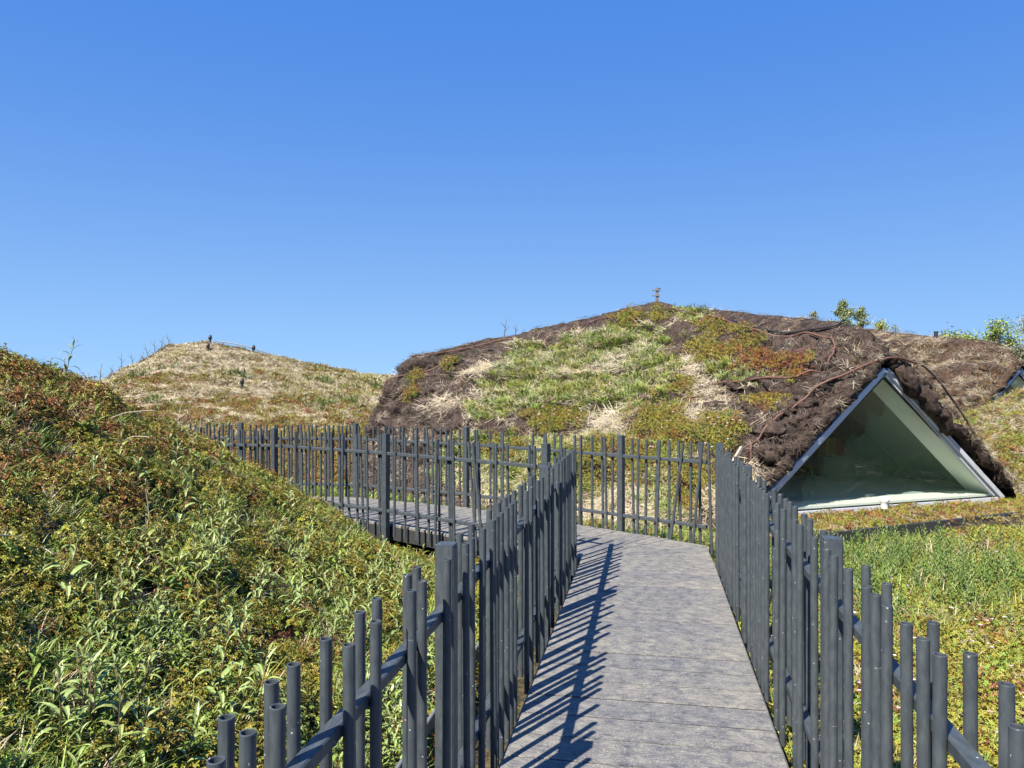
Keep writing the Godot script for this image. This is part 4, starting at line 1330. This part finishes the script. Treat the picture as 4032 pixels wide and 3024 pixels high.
func scatter_mound() -> void:
	bag("g1", geranium(16, 12, 0.03, 0.12, 0.10, 3), M.leaf)
	bag("gr", blades(30, 12, 0.12, 0.26, 0.008, 0.06, 0.6), M.leaf)
	bag("st", blades(31, 16, 0.10, 0.24, 0.0055, 0.12, 0.4, 1.0), M.dry)
	rng.seed = 404
	for i in 40000:
		var q := loft_place(mound, Vector3.ZERO)
		var u: float = q[0]
		var v: float = q[1]
		var p: Vector3 = q[2]
		var n: Vector3 = q[3]
		var mid := n_mid.get_noise_3d(p.x * 0.8, p.y, p.z * 0.8)
		var lo := n_lo.get_noise_2d(p.x * 1.4, p.z)
		var hi := n_hi.get_noise_3d(p.x * 0.7, p.y, p.z * 0.7)
		var k := rng.randf()
		var rust: float = clampf((0.60 - v) * 2.4 + hi * 1.0 + lo * 0.5 + smoothstep(0.8, 0.95, v) * smoothstep(3.6, 4.2, u) * (1.0 - smoothstep(6.5, 7.2, u)) * 0.8, 0, 1)
		var green: float = clampf(smoothstep(4.6, 7.4, u + v) * 0.95 + mid * 1.2 + lo * 0.6 + 0.02, 0, 1)
		if u < 2.6:
			green = clampf(green + 0.15, 0, 1)
		if k < rust * 0.75:
			drop("g1", Transform3D(up_basis(n, 0.6, rng.randf_range(0.7, 1.3)), p), pick([[OLIVE, 0.9], [ORANGE, 0.9], [RUST, 0.7], [YELLOW, 0.4], [DARKRED * 1.3, 0.15]]))
		elif k < rust * 0.75 + green * 0.55:
			drop("gr", Transform3D(up_basis(n, 0.5, rng.randf_range(0.35, 0.75)), p), pick([[YELLOW * 0.85, 1.0], [BRIGHT * 0.8, 0.5], [OLIVE, 0.7], [STRAW * 0.8, 0.5]]))
		else:
			drop("st", Transform3D(up_basis(n, 0.95, rng.randf_range(0.5, 1.0)), p), pick([[STRAW, 1.0], [PALE, 1.0], [Color(0.24, 0.20, 0.11), 0.7], [OLIVE * 0.9, 0.5]]))
	# meadow strip between the railing and the mound, dark green tufts higher up
	for i in 4200:
		var x := rng.randf_range(-9.0, -1.5)
		var d := rng.randf_range(11.4, 14.5)
		if back_q(Vector2(x, d)) > -0.05:
			continue
		var p := gnd(x, d)
		drop("gr", Transform3D(up_basis(Vector3.UP, 0.2, rng.randf_range(0.6, 1.1)), p), pick([[BRIGHT * 1.15, 1.0], [YELLOW, 0.6], [GREEN, 0.5]]))
	for s in [[2.2, 0.62], [2.8, 0.70], [3.4, 0.45], [1.6, 0.5], [4.6, 0.72], [7.2, 0.55], [7.8, 0.6], [4.0, 0.4], [3.1, 0.3], [6.4, 0.8], [5.4, 0.35], [8.1, 0.8], [2.4, 0.35]]:
		for i in 16:
			var u: float = s[0] + rng.randfn(0, 0.16)
			var v: float = clampf(s[1] + rng.randfn(0, 0.016), 0, 1)
			drop("gr", Transform3D(up_basis(Vector3.UP, 0.3, rng.randf_range(0.8, 1.3)), loft_pt(mound, clampf(u, 0, 8.99), v)), pick([[GREEN, 1.0], [GREEN * 0.8, 0.8], [BRIGHT, 0.4]]))
	spill("g1", "geranium_foliage", "rusty and olive foliage along the foot and crest of the far mound", "foliage")
	spill("gr", "grass", "yellow-green grass over the far mound and the strip below it", "grass")
	spill("st", "dry_grass", "bleached dead grass covering the far mound", "dry grass")
	# small things on its crest
	var spots := [[3.15, 0.985, 0.22, "dark sprinkler post highest on the far mound's crest"], [3.25, 0.93, 0.2, "dark squat sprinkler post just below the far mound's crest"], [4.3, 0.985, 0.2, "dark sprinkler post under the thin pipe along the far mound's crest"], [4.95, 0.62, 0.24, "dark stub sticking out halfway down the far mound's slope"]]
	for q in spots:
		var t := thing("sprinkler_post", q[3], "post", loft_pt(mound, q[0], q[1]), "small posts on the far mound")
		obj("stem", tube([Vector3(0, -0.1, 0), Vector3(0, q[2], 0)], 0.04, 8), M.black, t)
		obj("head", tube([Vector3(0, q[2] * 0.7, 0), Vector3(0.01, q[2], 0), Vector3(0.02, q[2] + 0.08, 0)], [0.045, 0.06, 0.03], 8), M.black, t)
	var a := loft_pt(mound, 3.3, 0.985) + Vector3(0, 0.12, 0)
	var b := loft_pt(mound, 4.3, 0.985) + Vector3(0, 0.18, 0)
	var e := loft_pt(mound, 4.9, 0.985) + Vector3(0, 0.02, 0)
	tag(obj("thin_pipe", tube(smooth_path([a, a.lerp(b, 0.5) + Vector3(0, 0.03, 0), b, e], 6), 0.018, 6), M.steel), "thin pipe carried along the crest of the far mound between two posts", "pipe")
	# bare twigs on its steep edge and on the big roof's ridge
	rng.seed = 55
	for i in 9:
		var p := loft_pt(mound, 1.9 - 0.21 * i + rng.randf_range(-0.07, 0.07), 0.99)
		twig(p, rng.randf_range(0.25, 0.5), "%s bare twig counting down the steep edge of the far mound from its crest" % ["first", "second", "third", "fourth", "fifth", "sixth", "seventh", "eighth", "ninth"][i], "bare twigs on the far mound")
	twig(loft_pt(roof_front, 3.19, 0.99), 0.42, "taller of two bare twigs on the ridge of the turf roof", "")
	twig(loft_pt(roof_front, 3.33, 0.99), 0.24, "shorter of two bare twigs on the ridge of the turf roof", "")

func twig(p: Vector3, l: float, label: String, group: String) -> void:
	var t := thing("bare_twig", label, "twig", p, group)
	var lean := Vector3(rng.randf_range(-0.3, 0.3), 1, rng.randf_range(-0.2, 0.2)).normalized()
	obj("stem", tube([Vector3(0, -0.05, 0), lean * l * 0.5, lean * l], [0.008, 0.007, 0.004], 5), M.twig_dark, t)
	for k in 2:
		var s := lean * l * (0.35 + 0.2 * k)
		obj("branch", tube([s, s + Vector3(0.10 * (1 - 2 * k), 0.12, 0.02) * l * 2.2], [0.006, 0.004], 5), M.twig_dark, t)

# ---------------------------------------------------------------- trees far behind
func tree(called: String, label: String, x: float, d: float, top: float, wide: float, low: float, cols: Array, n: int, leaf: float, seed_: int, group: String) -> void:
	rng.seed = seed_
	var base := Vector3(x, -0.5, -d)
	var t := thing(called, label, "tree", base, group)
	var h := top + 0.5
	var lo := low + 0.5
	obj("trunk", tube([Vector3(0, -0.2, 0), Vector3(0.05, h * 0.4, 0), Vector3(-0.05, h * 0.75, 0.05), Vector3(0, h * 0.95, 0)], [h * 0.022, h * 0.018, h * 0.01, h * 0.003], 7), M.bark, t)
	var v := PackedVector3Array()
	var c := PackedColorArray()
	var clumps := []
	for i in 24:
		var y := lerpf(lo, h, pow(rng.randf(), 0.8))
		var f := sin(PI * clampf(0.12 + 0.85 * (y - lo) / (h - lo), 0, 1))
		var an := rng.randf() * TAU
		if called == "round_bush":
			var q := (y - lo) / (h - lo)
			f = sqrt(maxf(0.05, 1.0 - q * q))
		var r := wide * 0.5 * f * rng.randf_range(0.2, 0.9)
		clumps.append([Vector3(cos(an) * r, y, sin(an) * r), wide * rng.randf_range(0.09, 0.22), rng.randf_range(0.75, 1.25)])
	clumps.append([Vector3(0, h - wide * 0.12, 0), wide * 0.14, 1.1])
	for k in 6:
		var q = clumps[k * 2]
		obj("limb", tube([Vector3(0, q[0].y * 0.7, 0), q[0]], [h * 0.008, h * 0.003], 5), M.bark, t)
	leaf *= 0.72
	for i in int(n * 1.9):
		var q = clumps[rng.randi() % clumps.size()]
		var dv: Vector3 = Vector3(rng.randfn(), rng.randfn() * 0.8, rng.randfn()) * q[1] * 0.55
		var p: Vector3 = q[0] + dv
		var a := Vector3(rng.randf_range(-1, 1), rng.randf_range(-1, 1), rng.randf_range(-1, 1)).normalized() * leaf
		var b := a.cross(Vector3(rng.randf_range(-1, 1), rng.randf_range(-1, 1), rng.randf_range(-1, 1))).normalized() * leaf * 0.6
		var col: Color = cols[rng.randi() % cols.size()] * q[2] * rng.randf_range(0.7, 1.3)
		tri(v, c, p - a, p + b, p + a, col)
		tri(v, c, p - a, p + a, p - b, col)
	obj("crown", flat_mesh(v, c), M.leaf, t)

func build_trees() -> void:
	var g := [Color(0.17, 0.21, 0.075), Color(0.20, 0.24, 0.10), Color(0.13, 0.17, 0.06)]
	var y := [Color(0.28, 0.31, 0.05), Color(0.24, 0.28, 0.045), Color(0.30, 0.29, 0.07)]
	var l := [Color(0.20, 0.27, 0.04), Color(0.16, 0.23, 0.035), Color(0.25, 0.29, 0.05)]
	var b := [Color(0.22, 0.22, 0.13), Color(0.18, 0.19, 0.10), Color(0.24, 0.25, 0.14)]
	var grp := "trees behind the turf roofs"
	tree("slender_tree", "tallest slender grey-green tree rising behind the turf roof above the window", 23.7, 55, 7.6, 1.7, 4.0, g, 1700, 0.085, 1, grp)
	tree("slender_tree", "second slender tree beside the tallest one, behind the roof's crest", 24.95, 55, 7.0, 1.5, 4.5, g, 1100, 0.085, 2, grp)
	tree("slender_tree", "pale thin-crowned tree behind the ridge, between the tallest tree and a yellow bush", 21.6, 55, 6.75, 1.3, 4.5, [g[1], b[0], b[1]], 900, 0.075, 3, grp)
	tree("round_bush", "small yellow-green tree top peeking over the middle of the roof ridge", 18.85, 55, 6.4, 1.1, 5.0, y, 600, 0.08, 4, grp)
	tree("round_bush", "small grey-green bush top just before the tallest slender tree behind the ridge", 22.7, 55, 6.1, 1.2, 4.6, g, 600, 0.08, 5, grp)
	tree("round_bush", "yellow-green bush behind the slope where the roof falls towards its gable", 25.9, 54, 5.9, 1.9, 3.0, y, 1000, 0.085, 6, grp)
	tree("round_bush", "thin greyish bush with few leaves behind the roof's gable", 26.9, 54, 5.8, 1.3, 3.0, b, 450, 0.06, 7, grp)
	tree("round_bush", "low bright green bush at the start of the thicket behind the farther roof", 31.8, 56, 4.9, 4.2, 1.5, l, 3200, 0.12, 8, grp)
	tree("round_bush", "bright green bush in the thicket behind the black vent pipe", 34.0, 58, 5.2, 4.0, 1.5, l, 3200, 0.12, 9, grp)
	tree("round_bush", "broad leafy green tree standing highest in the thicket behind the farther roof", 36.6, 58, 6.2, 4.4, 1.5, [l[0], y[1], l[1]], 3800, 0.12, 10, grp)
	tree("round_bush", "grey-green catkin bush in front of the thicket behind the farther roof", 33.0, 50, 4.2, 4.2, 1.0, b, 3600, 0.09, 11, grp)
	tree("round_bush", "tall thin-leaved pale tree at the far end of the thicket", 37.6, 56, 6.7, 3.0, 1.5, [b[0], y[1], b[1]], 1500, 0.08, 12, grp)
	tree("round_bush", "rounded green bush beyond the far end of the thicket behind the farther roof", 40.5, 56, 5.8, 3.6, 1.5, l, 2000, 0.10, 13, grp)

# ---------------------------------------------------------------- ground
func build_ground() -> void:
	var xs := []
	var ds := []
	var s := -9.0
	while s < 12.0:
		xs.append(s)
		s += 0.11
	s = -4.0
	while s < 18.0:
		ds.append(s)
		s += 0.11
	for k in 13:
		var st := 0.5 * pow(1.75, k)
		xs.push_front(xs[0] - st)
		xs.push_back(xs[-1] + st)
		ds.push_front(ds[0] - st)
		ds.push_back(ds[-1] + st)
	var rows := []
	for d in ds:
		var row := []
		for x in xs:
			row.append(gnd(x, d))
		rows.append(row)
	rows.reverse()
	var g := obj("ground", sheet(rows), M.soil)
	tag(g, "earth of the banks and verges beneath the plants", "ground", "", "structure")
	var m := obj("hill", loft_mesh(mound, 150, 80, 1.4), M.soil)
	tag(m, "far grassy mound with a pointed crest behind the bending railings", "hill", "", "structure")

# ---------------------------------------------------------------- everything
func _ready() -> void:
	var cam := Camera3D.new()
	cam.name = "camera"
	add_child(cam)
	cam.position = Vector3(0, 1.65, 0)
	cam.fov = rad_to_deg(2.0 * atan(1512.0 / 3027.6))
	cam.near = 0.05
	cam.far = 3000
	cam.current = true
	var env := Environment.new()
	env.background_mode = Environment.BG_SKY
	var sm := ProceduralSkyMaterial.new()
	sm.sky_top_color = lin(0.048 / EXPOSURE, 0.225 / EXPOSURE, 0.76 / EXPOSURE)
	sm.sky_horizon_color = lin(0.39 / EXPOSURE, 0.68 / EXPOSURE, 1.06 / EXPOSURE)
	sm.sky_curve = 0.15
	sm.ground_horizon_color = lin(0.25, 0.27, 0.2)
	sm.ground_bottom_color = lin(0.08, 0.09, 0.05)
	sm.sun_angle_max = 1.0
	var sky := Sky.new()
	sky.sky_material = sm
	env.sky = sky
	env.tonemap_mode = Environment.TONE_MAPPER_LINEAR
	env.tonemap_exposure = EXPOSURE
	env.sdfgi_enabled = true
	env.ssao_enabled = true
	env.ssil_enabled = true
	var we := WorldEnvironment.new()
	we.name = "world_environment"
	we.environment = env
	add_child(we)
	var sun := DirectionalLight3D.new()
	sun.name = "sun"
	sun.light_energy = 1.6
	sun.light_color = Color(1.0, 0.96, 0.9)
	sun.light_angular_distance = 0.5
	sun.shadow_enabled = true
	add_child(sun)
	sun.look_at_from_position(Vector3.ZERO, SUN_DIR, Vector3.UP)

	n_lo = noise(FastNoiseLite.TYPE_SIMPLEX, 0.35, 1, 2)
	n_mid = noise(FastNoiseLite.TYPE_SIMPLEX, 0.9, 2, 3)
	n_hi = noise(FastNoiseLite.TYPE_SIMPLEX, 2.6, 3, 3)
	n_fine = noise(FastNoiseLite.TYPE_SIMPLEX, 7.0, 4, 3)
	n_slab = noise(FastNoiseLite.TYPE_CELLULAR, 1.0, 12, 1)
	n_slab.cellular_return_type = FastNoiseLite.RETURN_DISTANCE2_SUB
	n_slab_h = noise(FastNoiseLite.TYPE_CELLULAR, 1.0, 12, 1)
	n_slab_h.cellular_return_type = FastNoiseLite.RETURN_CELL_VALUE
	rng.seed = 7
	make_materials()
	make_lofts()
	build_ground()
	build_houses()
	rng.seed = 8
	build_boardwalk()
	rng.seed = 9
	build_fences()
	build_trees()
	scatter_mound()
	scatter_roof()
	scatter_left()
	scatter_right()
	build_shoots()
